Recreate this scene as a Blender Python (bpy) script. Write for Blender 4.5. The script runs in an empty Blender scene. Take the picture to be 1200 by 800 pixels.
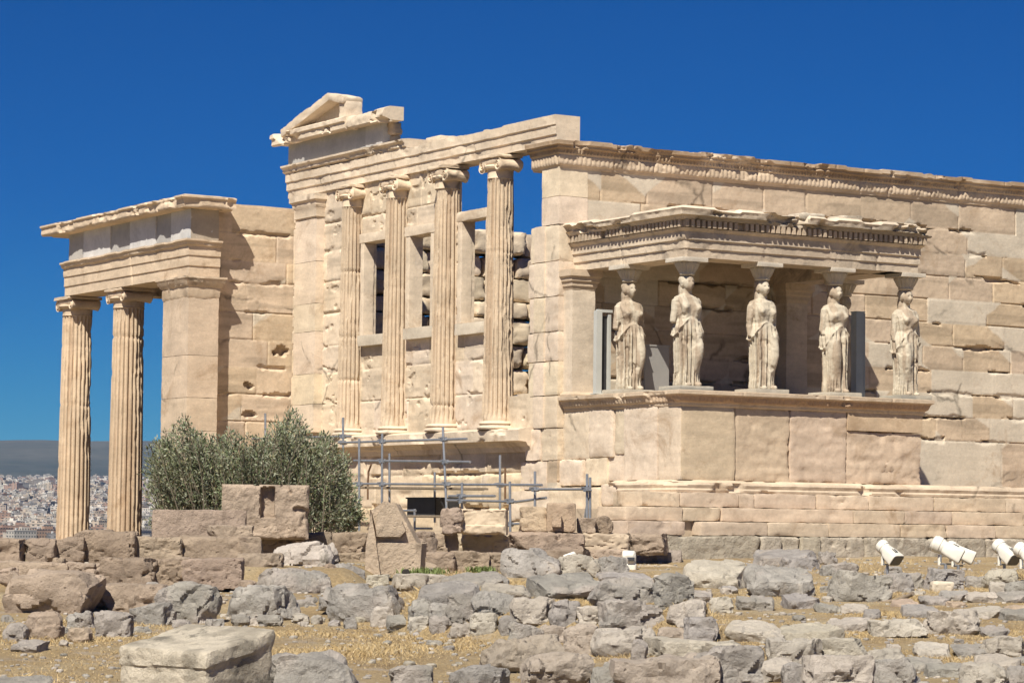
import bpy, math, random
import numpy as np
from mathutils import Matrix, Vector
R_ = math.radians
rng = np.random.default_rng(7)
random.seed(7)
SC = bpy.context.scene
COL = SC.collection

# ------------------------------------------------------------------ camera
CX, CY, CZ = -27.52, -43.94, -0.80
YAW, PITCH, ROLL, FPX = 0.54298, 0.06544, 0.01181, 3310.29      # focal length in pixels of a 1200 px wide frame
def _axes():
    cy, sy, cp, sp = math.cos(YAW), math.sin(YAW), math.cos(PITCH), math.sin(PITCH)
    f = np.array([sy*cp, cy*cp, sp]); r = np.array([cy, -sy, 0.0]); u = np.cross(r, f)
    cr, sr = math.cos(ROLL), math.sin(ROLL)
    return cr*r + sr*u, -sr*r + cr*u, f
AR, AU, AF = _axes()
CAMP = np.array([CX, CY, CZ])
cam = bpy.data.cameras.new('camera'); cam_o = bpy.data.objects.new('camera', cam); COL.objects.link(cam_o)
cam.sensor_width = 36; cam.lens = FPX/1200*36; cam.clip_start = 0.5; cam.clip_end = 60000
cam_o.matrix_world = Matrix(((AR[0], AU[0], -AF[0], CX), (AR[1], AU[1], -AF[1], CY), (AR[2], AU[2], -AF[2], CZ), (0, 0, 0, 1)))
SC.camera = cam_o

# ------------------------------------------------------------------ sky, sun, exposure
SUN_AZ, SUN_EL = 230.5, 50.0
w = bpy.data.worlds.new('World'); SC.world = w; w.use_nodes = True
nt = w.node_tree; bg = nt.nodes['Background']
sky = nt.nodes.new('ShaderNodeTexSky'); sky.sky_type = 'NISHITA'; sky.sun_disc = False
sky.sun_elevation = R_(SUN_EL); sky.sun_rotation = R_(SUN_AZ)
sky.altitude = 2500; sky.air_density = 1.0; sky.dust_density = 0.0; sky.ozone_density = 6.0
hs = nt.nodes.new('ShaderNodeHueSaturation'); hs.inputs['Saturation'].default_value = 1.5; hs.inputs['Value'].default_value = .60
nt.links.new(sky.outputs[0], hs.inputs['Color']); tn = nt.nodes.new('ShaderNodeMix'); tn.data_type = 'RGBA'; tn.blend_type = 'MULTIPLY'; tn.inputs[0].default_value = 1.0; tn.inputs[7].default_value = (.13, .86, 1.26, 1)
nt.links.new(hs.outputs[0], tn.inputs[6]); nt.links.new(tn.outputs[2], bg.inputs['Color'])
bg.inputs['Strength'].default_value = 0.052
sl = bpy.data.lights.new('sun', 'SUN'); sl.energy = 5.0; sl.angle = R_(0.5); sl.color = (1.0, 0.935, 0.80)
so = bpy.data.objects.new('sun', sl); COL.objects.link(so)
_h = math.cos(R_(SUN_EL)); SD = Vector((math.sin(R_(SUN_AZ))*_h, math.cos(R_(SUN_AZ))*_h, math.sin(R_(SUN_EL))))
so.rotation_euler = SD.to_track_quat('Z', 'Y').to_euler(); so.location = (-40, -30, 60)
SC.view_settings.view_transform = 'Standard'; SC.view_settings.look = 'None'
SC.view_settings.exposure = 0.5; SC.view_settings.gamma = 1.0

# ------------------------------------------------------------------ measuring helpers (photo point -> point on a known plane / at a known depth)
def ray(u, v): return AF + AR*((u-600)/FPX) - AU*((v-400)/FPX)
def onp(ax, val, u, v):
    d = ray(u, v); return CAMP + d*((val-CAMP[ax])/d[ax])
def at(u, v, D): return CAMP + D*ray(u, v)
def proj(P):
    q = np.asarray(P)-CAMP; z = q@AF
    return 600+FPX*(q@AR)/z, 400-FPX*(q@AU)/z
FH = np.array([math.sin(YAW), math.cos(YAW)]); RH = np.array([math.cos(YAW), -math.sin(YAW)])

# ------------------------------------------------------------------ noise
def _hash(i, j, k, s):
    h = (i.astype(np.uint32)*np.uint32(374761393) + j.astype(np.uint32)*np.uint32(668265263) + k.astype(np.uint32)*np.uint32(2246822519) + np.uint32((s*3266489917) & 0xffffffff))
    h = (h ^ (h >> np.uint32(13)))*np.uint32(1274126177)
    h = (h ^ (h >> np.uint32(16)))*np.uint32(2654435761)
    return ((h ^ (h >> np.uint32(15))) & np.uint32(0xffffff)).astype(np.float64)/16777215.0
def vnoise(P, seed=0):
    P = np.asarray(P, float); f = np.floor(P); t = P-f; t = t*t*(3-2*t); i = f.astype(np.int64)
    o = 0
    for a in (0, 1):
        for b in (0, 1):
            for c in (0, 1):
                wgt = (t[:, 0] if a else 1-t[:, 0])*(t[:, 1] if b else 1-t[:, 1])*(t[:, 2] if c else 1-t[:, 2])
                o = o + wgt*_hash(i[:, 0]+a, i[:, 1]+b, i[:, 2]+c, seed)
    return o
def fbm(P, octv=4, seed=0, gain=0.5):
    P = np.asarray(P, float); s = 0; a = 1; n = 0
    for o in range(octv):
        s = s+a*vnoise(P*(2.03**o)+o*17.3, seed+o*31); n += a; a *= gain
    return s/n
def smooth(a, b, x):
    t = np.clip((x-a)/(b-a), 0, 1); return t*t*(3-2*t)

# ------------------------------------------------------------------ mesh helpers
def mesh_obj(name, V, F, mat, parent=None, col=None, smooth_deg=None, loc=None):
    """V (n,3); F list of index arrays, each (m,k)"""
    V = np.asarray(V, float)
    if parent is not None: V = V-parent_world(parent); loc = None
    if loc is not None: V = V-np.asarray(loc)
    me = bpy.data.meshes.new(name)
    F = [np.asarray(f, np.int32) for f in F if len(f)]
    nl = sum(f.size for f in F); npoly = sum(len(f) for f in F)
    me.vertices.add(len(V)); me.vertices.foreach_set('co', V.astype(np.float32).ravel())
    me.loops.add(nl); me.loops.foreach_set('vertex_index', np.concatenate([f.ravel() for f in F]))
    tot = np.concatenate([np.full(len(f), f.shape[1], np.int32) for f in F])
    st = np.concatenate([[0], np.cumsum(tot)[:-1]]).astype(np.int32)
    me.polygons.add(npoly); me.polygons.foreach_set('loop_start', st); me.polygons.foreach_set('loop_total', tot)
    me.update(calc_edges=True); me.validate()
    if col is not None:
        ca = me.color_attributes.new('Col', 'FLOAT_COLOR', 'POINT')
        col = np.asarray(col, float)
        if col.ndim == 1: col = np.tile(col, (len(V), 1))
        c4 = np.ones((len(V), 4), np.float32); c4[:, :3] = col
        ca.data.foreach_set('color', c4.ravel())
    if smooth_deg is not None:
        me.polygons.foreach_set('use_smooth', np.ones(len(me.polygons), bool))
        if smooth_deg < 180: me.set_sharp_from_angle(angle=R_(smooth_deg))
    else: me.polygons.foreach_set('use_smooth', np.zeros(len(me.polygons), bool))
    me.materials.append(mat)
    o = bpy.data.objects.new(name, me); COL.objects.link(o)
    if loc is not None: o.location = tuple(float(x) for x in loc)
    if parent is not None: o.parent = parent
    return o
def parent_world(p):
    v = np.zeros(3)
    while p is not None: v = v+np.array(p.location); p = p.parent
    return v
class MB:
    def __init__(s): s.V = []; s.F = {}; s.C = []; s.n = 0
    def add(s, V, F, col=(1, 1, 1)):
        V = np.asarray(V, float)
        for f in F:
            f = np.asarray(f, np.int64)
            if len(f): s.F.setdefault(f.shape[1], []).append(f+s.n)
        c = np.asarray(col, float)
        if c.ndim == 1: c = np.tile(c, (len(V), 1))
        s.V.append(V); s.C.append(c); s.n += len(V); return s
    def build(s, name, mat, parent=None, smooth_deg=40, loc=None):
        return mesh_obj(name, np.concatenate(s.V), [np.concatenate(v) for v in s.F.values()], mat, parent, np.concatenate(s.C), smooth_deg, loc)
def empty(name, loc, label, cat, group=None):
    o = bpy.data.objects.new(name, None); COL.objects.link(o); o.location = loc; o.empty_display_size = .3
    return tag(o, label, cat, group)
def tag(o, label=None, cat=None, group=None, kind=None):
    if label: o['label'] = label
    if cat: o['category'] = cat
    if group: o['group'] = group
    if kind: o['kind'] = kind
    return o

# ------------------------------------------------------------------ materials
def new_mat(name):
    m = bpy.data.materials.new(name); m.use_nodes = True
    n = m.node_tree; b = n.nodes['Principled BSDF']; b.inputs['Roughness'].default_value = .85
    b.inputs['Specular IOR Level'].default_value = .25
    return m, n, b
def nd(n, t, **kw):
    x = n.nodes.new(t)
    for k, v in kw.items(): setattr(x, k, v)
    return x
def noise_node(n, co, scale, detail=6, rough=.6, dist=0.0):
    x = nd(n, 'ShaderNodeTexNoise'); x.inputs['Scale'].default_value = scale; x.inputs['Detail'].default_value = detail
    x.inputs['Roughness'].default_value = rough; x.inputs['Distortion'].default_value = dist
    n.links.new(co, x.inputs['Vector']); return x.outputs['Fac']
def ramp(n, fac, pts):
    r = nd(n, 'ShaderNodeValToRGB'); e = r.color_ramp.elements
    while len(e) < len(pts): e.new(.5)
    for el, (p, c) in zip(e, pts):
        el.position = p; el.color = (c, c, c, 1) if not hasattr(c, '__len__') else (*c, 1)
    n.links.new(fac, r.inputs[0]); return r.outputs[0]
def mixc(n, a, b, fac, mode='MIX'):
    m = nd(n, 'ShaderNodeMix', data_type='RGBA', blend_type=mode)
    for s, v in ((m.inputs[0], fac), (m.inputs[6], a), (m.inputs[7], b)):
        if hasattr(v, 'is_linked') or hasattr(v, 'links'): n.links.new(v, s)
        elif hasattr(v, '__len__'): s.default_value = (*v, 1)
        else: s.default_value = v
    return m.outputs[2]
def objco(n, scale=(1, 1, 1)):
    t = nd(n, 'ShaderNodeTexCoord'); mp = nd(n, 'ShaderNodeMapping'); mp.inputs['Scale'].default_value = scale
    n.links.new(t.outputs['Object'], mp.inputs['Vector']); return mp.outputs[0]
def bump(n, b, hgt, strength, dist):
    u = nd(n, 'ShaderNodeBump'); u.inputs['Strength'].default_value = strength; u.inputs['Distance'].default_value = dist
    n.links.new(hgt, u.inputs['Height']); n.links.new(u.outputs[0], b.inputs['Normal'])
def stone_mat(name, mott=(.82, 1.1), mscale=2.5, streak=0.0, stain=None, stain_thr=(.58, .72), pit=0.0, bscale=14, bstr=.5, bdist=.02, rough=.85, crack=0.0):
    """weathered stone: vertex colour x mottling, bedding streaks, stains of a second colour, pits"""
    m, n, b = new_mat(name); co = objco(n)
    at_ = nd(n, 'ShaderNodeAttribute', attribute_name='Col'); c = at_.outputs['Color']
    c = mixc(n, c, ramp(n, noise_node(n, co, mscale, 8, .65), [(.3, mott[0]), (.7, mott[1])]), 1.0, 'MULTIPLY')
    c = mixc(n, c, ramp(n, noise_node(n, co, mscale*9, 5, .7), [(.3, .91), (.7, 1.07)]), 1.0, 'MULTIPLY')
    if streak > 0:
        cs = objco(n, (1, 1, 5)); s = ramp(n, noise_node(n, cs, 1.0, 7, .6, .8), [(.35, 1-streak), (.65, 1+streak*.4)])
        c = mixc(n, c, s, 1.0, 'MULTIPLY')
    if stain is not None:
        f = ramp(n, noise_node(n, co, mscale*.7, 7, .7, .8), [(stain_thr[0], 0), (stain_thr[1], .8)])
        c = mixc(n, c, stain, f)
    hgt = noise_node(n, co, bscale, 9, .72)
    if crack > 0:
        wv = nd(n, 'ShaderNodeTexVoronoi', feature='DISTANCE_TO_EDGE'); wv.inputs['Scale'].default_value = crack
        wn = nd(n, 'ShaderNodeTexNoise'); wn.inputs['Scale'].default_value = crack*2.2; wn.inputs['Detail'].default_value = 5; n.links.new(co, wn.inputs['Vector'])
        wm = nd(n, 'ShaderNodeMix', data_type='VECTOR'); wm.inputs[0].default_value = .35; n.links.new(co, wm.inputs[4]); n.links.new(wn.outputs['Color'], wm.inputs[5]); n.links.new(wm.outputs[1], wv.inputs['Vector'])
        ck = ramp(n, wv.outputs['Distance'], [(.0, 0), (.022, 1)]); gt = ramp(n, noise_node(n, co, crack*.8, 4, .6), [(.40, 0), (.45, 1)])
        ck = mixc(n, ck, (1, 1, 1), gt); c = mixc(n, c, ramp(n, ck, [(0, .45), (1, 1)]), 1.0, 'MULTIPLY'); hgt = mixc(n, hgt, ck, .6, 'MULTIPLY')
        sp = ramp(n, noise_node(n, co, mscale*16, 4, .75), [(.28, .80), (.40, 1)]); c = mixc(n, c, sp, 1.0, 'MULTIPLY')
    if pit > 0:
        v = nd(n, 'ShaderNodeTexVoronoi'); v.inputs['Scale'].default_value = bscale*1.1; n.links.new(co, v.inputs['Vector'])
        pm = ramp(n, v.outputs['Distance'], [(.05, 0), (.28, 1)])
        gate = ramp(n, noise_node(n, co, bscale*.25, 3, .6), [(.45, 1), (.6, 0)])
        pm = mixc(n, pm, (1, 1, 1), gate)
        c = mixc(n, c, ramp(n, pm, [(0, 1-pit*.45), (1, 1)]), 1.0, 'MULTIPLY')
        hgt = mixc(n, hgt, pm, .5, 'MULTIPLY')
    n.links.new(c, b.inputs['Base Color']); b.inputs['Roughness'].default_value = rough
    bump(n, b, hgt, bstr, bdist)
    return m
M_MARBLE = stone_mat('old_marble', (.80, 1.10), 1.6, .10, (.33, .225, .14), (.56, .74), 0, 15, .5, .018, crack=.75)
M_COLUMN = stone_mat('column_marble', (.82, 1.08), 1.8, .06, (.34, .225, .13), (.56, .74), .25, 20, .8, .02)
M_CRUST = stone_mat('crusted_marble', (.8, 1.08), 2.2, .1, (.27, .225, .185), (.52, .66), .3, 14, .6, .02)
M_STATUE = stone_mat('cast_stone', (.80, 1.1), 5, 0, (.28, .235, .18), (.56, .74), .0, 30, .4, .008)
M_POROS = stone_mat('poros', (.72, 1.14), 3.0, .08, (.20, .15, .115), (.55, .70), .9, 13, 1.0, .05)
M_LIME = stone_mat('grey_limestone', (.62, 1.16), 3.2, 0, (.45, .39, .33), (.54, .66), .9, 11, 1.0, .07)
M_PALE = stone_mat('pale_lichen_stone', (.76, 1.12), 3.4, 0, (.16, .145, .12), (.54, .64), .8, 12, 1.0, .05)
M_FRIEZE = stone_mat('blue_grey_stone', (.85, 1.1), 2.0, 0, (.36, .35, .34), (.58, .75), 0, 16, .4, .012)
def plain(name, col, rough=.5, metal=0, var=.12, scale=6, spec=.4):
    m, n, b = new_mat(name); co = objco(n)
    c = mixc(n, col, ramp(n, noise_node(n, co, scale, 5, .65), [(.3, 1-var), (.7, 1+var*.5)]), 1.0, 'MULTIPLY')
    n.links.new(c, b.inputs['Base Color']); b.inputs['Roughness'].default_value = rough
    b.inputs['Metallic'].default_value = metal; b.inputs['Specular IOR Level'].default_value = spec
    return m
def colmat(name, rough=.8, var=.15, scale=5):
    m, n, b = new_mat(name); co = objco(n); a = nd(n, 'ShaderNodeAttribute', attribute_name='Col')
    c = mixc(n, a.outputs['Color'], ramp(n, noise_node(n, co, scale, 5, .65), [(.3, 1-var), (.7, 1+var*.5)]), 1.0, 'MULTIPLY')
    n.links.new(c, b.inputs['Base Color']); b.inputs['Roughness'].default_value = rough
    return m
M_STEEL = plain('galvanised_steel', (.34, .36, .40), .45, .6, .25, 9)
M_RUST = plain('rusty_iron', (.16, .09, .05), .85, 0, .3, 12)
M_WHITE = plain('white_lamp_paint', (.72, .69, .62), .45, 0, .1, 12)
M_DARK = plain('dark_metal', (.035, .035, .038), .6, 0, .3)
M_GLASS = plain('lamp_glass', (.06, .06, .065), .12, 0, .1, 4, .6)
M_WOOD = plain('grey_wood', (.24, .19, .14), .85, 0, .3, 14)
M_POST = plain('bluish_painted_steel', (.40, .45, .47), .6, 0, .12, 3)
M_PANEL = plain('grey_panel', (.30, .29, .28), .5, 0, .1, 3)
M_PALEPOST = plain('pale_aluminium', (.50, .50, .47), .6, 0, .1, 3)
OLD = np.array((.570, .452, .335)); NEW = np.array((.595, .52, .42)); WEST = np.array((.70, .582, .452))

# ------------------------------------------------------------------ shape helpers
def box_lattice(nx, ny, nz):
    idx = -np.ones((nx+1, ny+1, nz+1), int); pts = []
    I, J, K = np.meshgrid(np.arange(nx+1), np.arange(ny+1), np.arange(nz+1), indexing='ij')
    on = (I == 0) | (I == nx) | (J == 0) | (J == ny) | (K == 0) | (K == nz)
    idx[on] = np.arange(on.sum()); P = np.stack([I[on]/nx, J[on]/ny, K[on]/nz], 1)*2-1
    F = []
    def q(A, flip):
        a, b, c, d = A[:-1, :-1].ravel(), A[1:, :-1].ravel(), A[1:, 1:].ravel(), A[:-1, 1:].ravel()
        F.append(np.stack([a, d, c, b] if flip else [a, b, c, d], 1))
    q(idx[:, :, 0], True); q(idx[:, :, nz], False); q(idx[0, :, :], True); q(idx[nx, :, :], False); q(idx[:, 0, :], False); q(idx[:, ny, :], True)
    return P, [np.concatenate(F)]
def stone(dim, seed, res=.06, bevel=.04, rough=.015, facets=0, round_=0.0, nscale=3.0, chips=.5):
    """a block or boulder centred on the origin, real-size; dim = full extents"""
    h = np.array(dim, float)/2
    n = [int(np.clip(round(d/res), 4, 40)) for d in dim]
    P, F = box_lattice(*n); r0 = np.random.default_rng(seed)
    P = P*h
    if round_ > 0:
        S = P/h; L = np.linalg.norm(S, axis=1, keepdims=True); sph = S/L
        P = (S*(1-round_) + sph*1.12*round_)*h
    off = r0.uniform(-50, 50, 3)
    nz = fbm(P*nscale+off, 3, seed)
    bv = np.minimum(bevel*(.4+1.5*np.clip((nz-.35)*2.6, 0, 1.6)), h.min()*.9)[:, None]
    inner = h-bv; q = np.clip(P, -inner, inner); d = P-q; L = np.linalg.norm(d, axis=1, keepdims=True)
    P = np.where(L > 1e-9, q+d/np.maximum(L, 1e-9)*np.minimum(L, bv), P)
    for k in range(facets):
        nv = r0.normal(size=3); nv[2] = nv[2]*.8+.05; nv /= np.linalg.norm(nv)
        sup = (np.abs(nv)*h).sum(); dd = sup*r0.uniform(.58, .92)
        e = np.maximum(P@nv-dd, 0); P = P-e[:, None]*nv
    nrm = P/np.maximum(h, .01)**1.2; nrm = nrm/np.maximum(np.linalg.norm(nrm, axis=1, keepdims=True), 1e-6)
    an = np.array([.8, .8, 3.2 if facets == 0 else 1.25]); a = fbm(P*an*nscale*1.3+off+9, 5, seed+5, .55)-.5
    rg = np.abs(fbm(P*an*nscale*1.7+off+3, 4, seed+8)-.5)
    e = rough*(2.0*a - 1.5*np.maximum(.05-rg, 0)*8)
    if facets >= 5:       # fractured faces: each patch of the surface follows its own slightly tilted plane
        kk = 18; sd_ = P[r0.integers(0, len(P), kk)]; gg = r0.normal(size=(kk, 3))*.26; of = r0.normal(size=kk)*.018*h.min()*2
        wob = np.stack([fbm(P*nscale*2+off+t*7, 2, seed+t) for t in (31, 32, 33)], 1)-.5
        D2 = (((P+wob*h.min()*.5)[:, None, :]-sd_[None])**2).sum(2); kx = D2.argmin(1)
        e = e*.75+np.clip(((P-sd_[kx])*gg[kx]).sum(1)+of[kx], -.14*h.min(), .10*h.min())
    ch = np.maximum(fbm(P*nscale*2.0+off+21, 2, seed+11)-.64, 0)*chips*rough*4
    P = P+nrm*(e-ch)[:, None]
    return P, F
def rotz(P, a):
    c, s = math.cos(a), math.sin(a); P = np.asarray(P)
    return np.stack([P[:, 0]*c-P[:, 1]*s, P[:, 0]*s+P[:, 1]*c, P[:, 2]], 1)
def rotaxis(P, axis, a):
    return np.asarray(P)@np.array(Matrix.Rotation(a, 3, Vector(axis))).T
def tint(n, base, amt, r0):
    c = np.array(base)*(1+r0.uniform(-amt, amt)); return c*np.array([1, 1+r0.uniform(-.015, .015), 1+r0.uniform(-.035, .035)])
def block(mb, x0, x1, y0, y1, z0, z1, seed, col, **kw):
    P, F = stone((x1-x0, y1-y0, z1-z0), seed, **kw)
    mb.add(P+np.array([(x0+x1)/2, (y0+y1)/2, (z0+z1)/2]), F, col)
def tube(mb, A, B, r, n=10, col=(1, 1, 1), caps=True, r2=None):
    A = np.asarray(A, float); B = np.asarray(B, float); d = B-A; d /= np.linalg.norm(d)
    a = np.cross(d, [0, 0, 1.0]) if abs(d[2]) < .9 else np.cross(d, [1.0, 0, 0]); a /= np.linalg.norm(a); b = np.cross(d, a)
    t = np.linspace(0, 2*math.pi, n, endpoint=False); ring = np.outer(np.cos(t), a)+np.outer(np.sin(t), b)
    V = np.concatenate([A+ring*r, B+ring*(r if r2 is None else r2)]); i = np.arange(n); j = (i+1) % n
    F = [np.stack([i, j, j+n, i+n], 1)[:, ::-1]]
    if caps: F.append(np.stack([i[::-1]])[:, ::-1]); F.append(np.stack([i+n])[:, ::-1])
    mb.add(V, F, col)
def boxm(mb, c, dims, col=(1, 1, 1), M=None, bev=.0):
    h = np.array(dims)/2; V = np.array([(x, y, z) for x in (-1, 1) for y in (-1, 1) for z in (-1, 1)], float)*h
    if M is not None: V = V@np.asarray(M).T
    F = np.array([(0, 1, 3, 2), (4, 6, 7, 5), (0, 4, 5, 1), (2, 3, 7, 6), (0, 2, 6, 4), (1, 5, 7, 3)])
    mb.add(V+np.asarray(c), [F], col)
def relief(name, O, U, N, w, h, res, fn, mat, parent, thick=.4, sm=35):
    """a wall face as a height field; fn(u,v) -> depth, colour(n,3), keep(bool)"""
    nu, nv = int(round(w/res)), int(round(h/res)); us = np.linspace(0, w, nu+1); vs = np.linspace(0, h, nv+1)
    Ug, Vg = np.meshgrid(us, vs, indexing='ij'); u, v = Ug.ravel(), Vg.ravel()
    dep, colr, keep = fn(u, v)
    O = np.asarray(O, float); U = np.asarray(U, float); N = np.asarray(N, float); Zz = np.array([0, 0, 1.0])
    P = O+u[:, None]*U+v[:, None]*Zz+dep[:, None]*N
    idx = np.arange(len(u)).reshape(nu+1, nv+1)
    q = np.stack([idx[:-1, :-1].ravel(), idx[1:, :-1].ravel(), idx[1:, 1:].ravel(), idx[:-1, 1:].ravel()], 1)
    q = q[keep[q].all(1)]
    flip = np.dot(np.cross(U, Zz), N) < 0
    if flip: q = q[:, ::-1]
    Bk = O+u[:, None]*U+v[:, None]*Zz-thick*N; n0 = len(u)
    e = np.concatenate([q[:, [0, 1]], q[:, [1, 2]], q[:, [2, 3]], q[:, [3, 0]]])
    key = np.minimum(e[:, 0], e[:, 1])*n0+np.maximum(e[:, 0], e[:, 1]); _, inv, cnt = np.unique(key, return_inverse=True, return_counts=True)
    be = e[cnt[inv] == 1]
    side = np.stack([be[:, 1], be[:, 0], be[:, 0]+n0, be[:, 1]+n0], 1)
    V = np.concatenate([P, Bk]); Fq = np.concatenate([q, q[:, ::-1]+n0, side]); C = np.concatenate([colr, colr])
    used = np.unique(Fq); mp = -np.ones(len(V), int); mp[used] = np.arange(len(used))
    return mesh_obj(name, V[used], [mp[Fq]], mat, parent, C[used], sm)
def ashlar(u, v, vlines, lenr, seed, ulen, jit=.25, joints=None):
    """block layout: distances to the joints, local position, block id, block size"""
    r0 = np.random.default_rng(seed); vl = np.array(vlines); ci = np.clip(np.searchsorted(vl, v, side='right')-1, 0, len(vl)-2)
    du = np.zeros_like(u); lu = np.zeros_like(u); bid = np.zeros(len(u), int); bw = np.zeros_like(u)
    for c in range(len(vl)-1):
        m = ci == c
        if joints and c in joints: js = [0]+list(joints[c])+[ulen]
        else:
            js = [0.0]; x = -r0.uniform(0, lenr)
            while x < ulen:
                x += lenr*(1+r0.uniform(-jit, jit))
                if 0.3 < x < ulen-.3: js.append(x)
            js.append(ulen)
        js = np.array(js); uu = u[m]; k = np.clip(np.searchsorted(js, uu, side='right')-1, 0, len(js)-2)
        a, b = js[k], js[k+1]
        du[m] = np.minimum(np.where(a > 0, uu-a, 9), np.where(b < ulen, b-uu, 9)); lu[m] = (uu-a); bw[m] = b-a; bid[m] = c*200+k
    a, b = vl[ci], vl[ci+1]; dv = np.minimum(np.where(ci > 0, v-a, 9), np.where(ci < len(vl)-2, b-v, 9))
    return du, dv, lu, v-a, bw, b-a, bid
def per_block(bid, seed, n=1):
    return _hash(bid, bid*0+n, bid*0+7, seed)

def lathe_col(mb, cx, cy, z0, z1, r0, r1, flutes, seed, col, dmg=.5, drums=(), nz=70, tones=None):
    nt_ = flutes*10; th = np.linspace(0, 2*math.pi, nt_, endpoint=False); zs = np.linspace(z0, z1, nz)
    T, Zg = np.meshgrid(th, zs); T, Zg = T.ravel(), Zg.ravel(); f = (Zg-z0)/(z1-z0)
    R = r0+(r1-r0)*(f+.12*np.sin(math.pi*f)*0)
    t = (T*flutes/(2*math.pi)) % 1.0; tt = np.clip((t-.1)/.8, 0, 1)
    dep = (2*math.pi*R/flutes)*.50*np.sqrt(np.maximum(0, 1-(2*tt-1)**2))
    fade = smooth(0, .05, f)*smooth(1, .985, f); dep = dep*fade
    pn = np.stack([np.cos(T)*R*5, np.sin(T)*R*5, Zg*2.2], 1)+seed*3.1
    dm = smooth(.60, .66, fbm(pn*1.5, 4, seed))*dmg*.016
    dm = dm+.005*(fbm(pn*4, 3, seed+3)-.5)
    big = smooth(.62, .68, fbm(pn*.5, 3, seed+9))*dmg*.026
    Re = R-np.maximum(dep, dm+big)-.3*dm
    for d in drums: Re = Re-.035*np.exp(-((Zg-d)/.014)**2)
    V = np.stack([cx+Re*np.cos(T), cy+Re*np.sin(T), Zg], 1)
    c = np.tile(np.array(col), (len(V), 1))
    dr = np.searchsorted(np.array(sorted(drums)) if len(drums) else np.array([1e9]), Zg)
    c = c*(.88+.22*_hash(dr, dr*0, dr*0, seed+77))[:, None]
    st = smooth(.52, .66, fbm(np.stack([np.cos(T)*3, np.sin(T)*3, Zg*.35], 1)+seed, 3, seed+50))[:, None]
    c = c*(1-st*.22*np.array([.8, 1, 1.15]))
    i = np.arange(nt_); j = (i+1) % nt_
    F = np.concatenate([np.stack([i+k*nt_, j+k*nt_, j+(k+1)*nt_, i+(k+1)*nt_], 1) for k in range(nz-1)])
    mb.add(V, [F, np.array([i+(nz-1)*nt_])], c)
def lathe(mb, cx, cy, prof, n, col, mod=None, seed=0, rough=.0):
    th = np.linspace(0, 2*math.pi, n, endpoint=False); V = []
    for r, z in prof:
        rr = np.full(n, r)
        if mod: rr = rr+mod(th, z)
        V.append(np.stack([cx+rr*np.cos(th), cy+rr*np.sin(th), np.full(n, z)], 1))
    V = np.concatenate(V); i = np.arange(n); j = (i+1) % n; m = len(prof)
    if rough: V[:, :2] += ((np.stack([fbm(V*7+seed, 3, seed), fbm(V*7+seed+9, 3, seed+2)], 1))-.5)*rough*2
    F = np.concatenate([np.stack([i+k*n, j+k*n, j+(k+1)*n, i+(k+1)*n], 1) for k in range(m-1)])
    mb.add(V, [F, np.array([i[::-1]]), np.array([i+(m-1)*n])], col)
def densify(prof, step):
    out = [prof[0]]
    for a, b in zip(prof[:-1], prof[1:]):
        L = math.hypot(b[0]-a[0], b[1]-a[1]); k = max(1, int(math.ceil(L/step)))
        for i in range(1, k+1): out.append((a[0]+(b[0]-a[0])*i/k, a[1]+(b[1]-a[1])*i/k))
    return out
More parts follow.
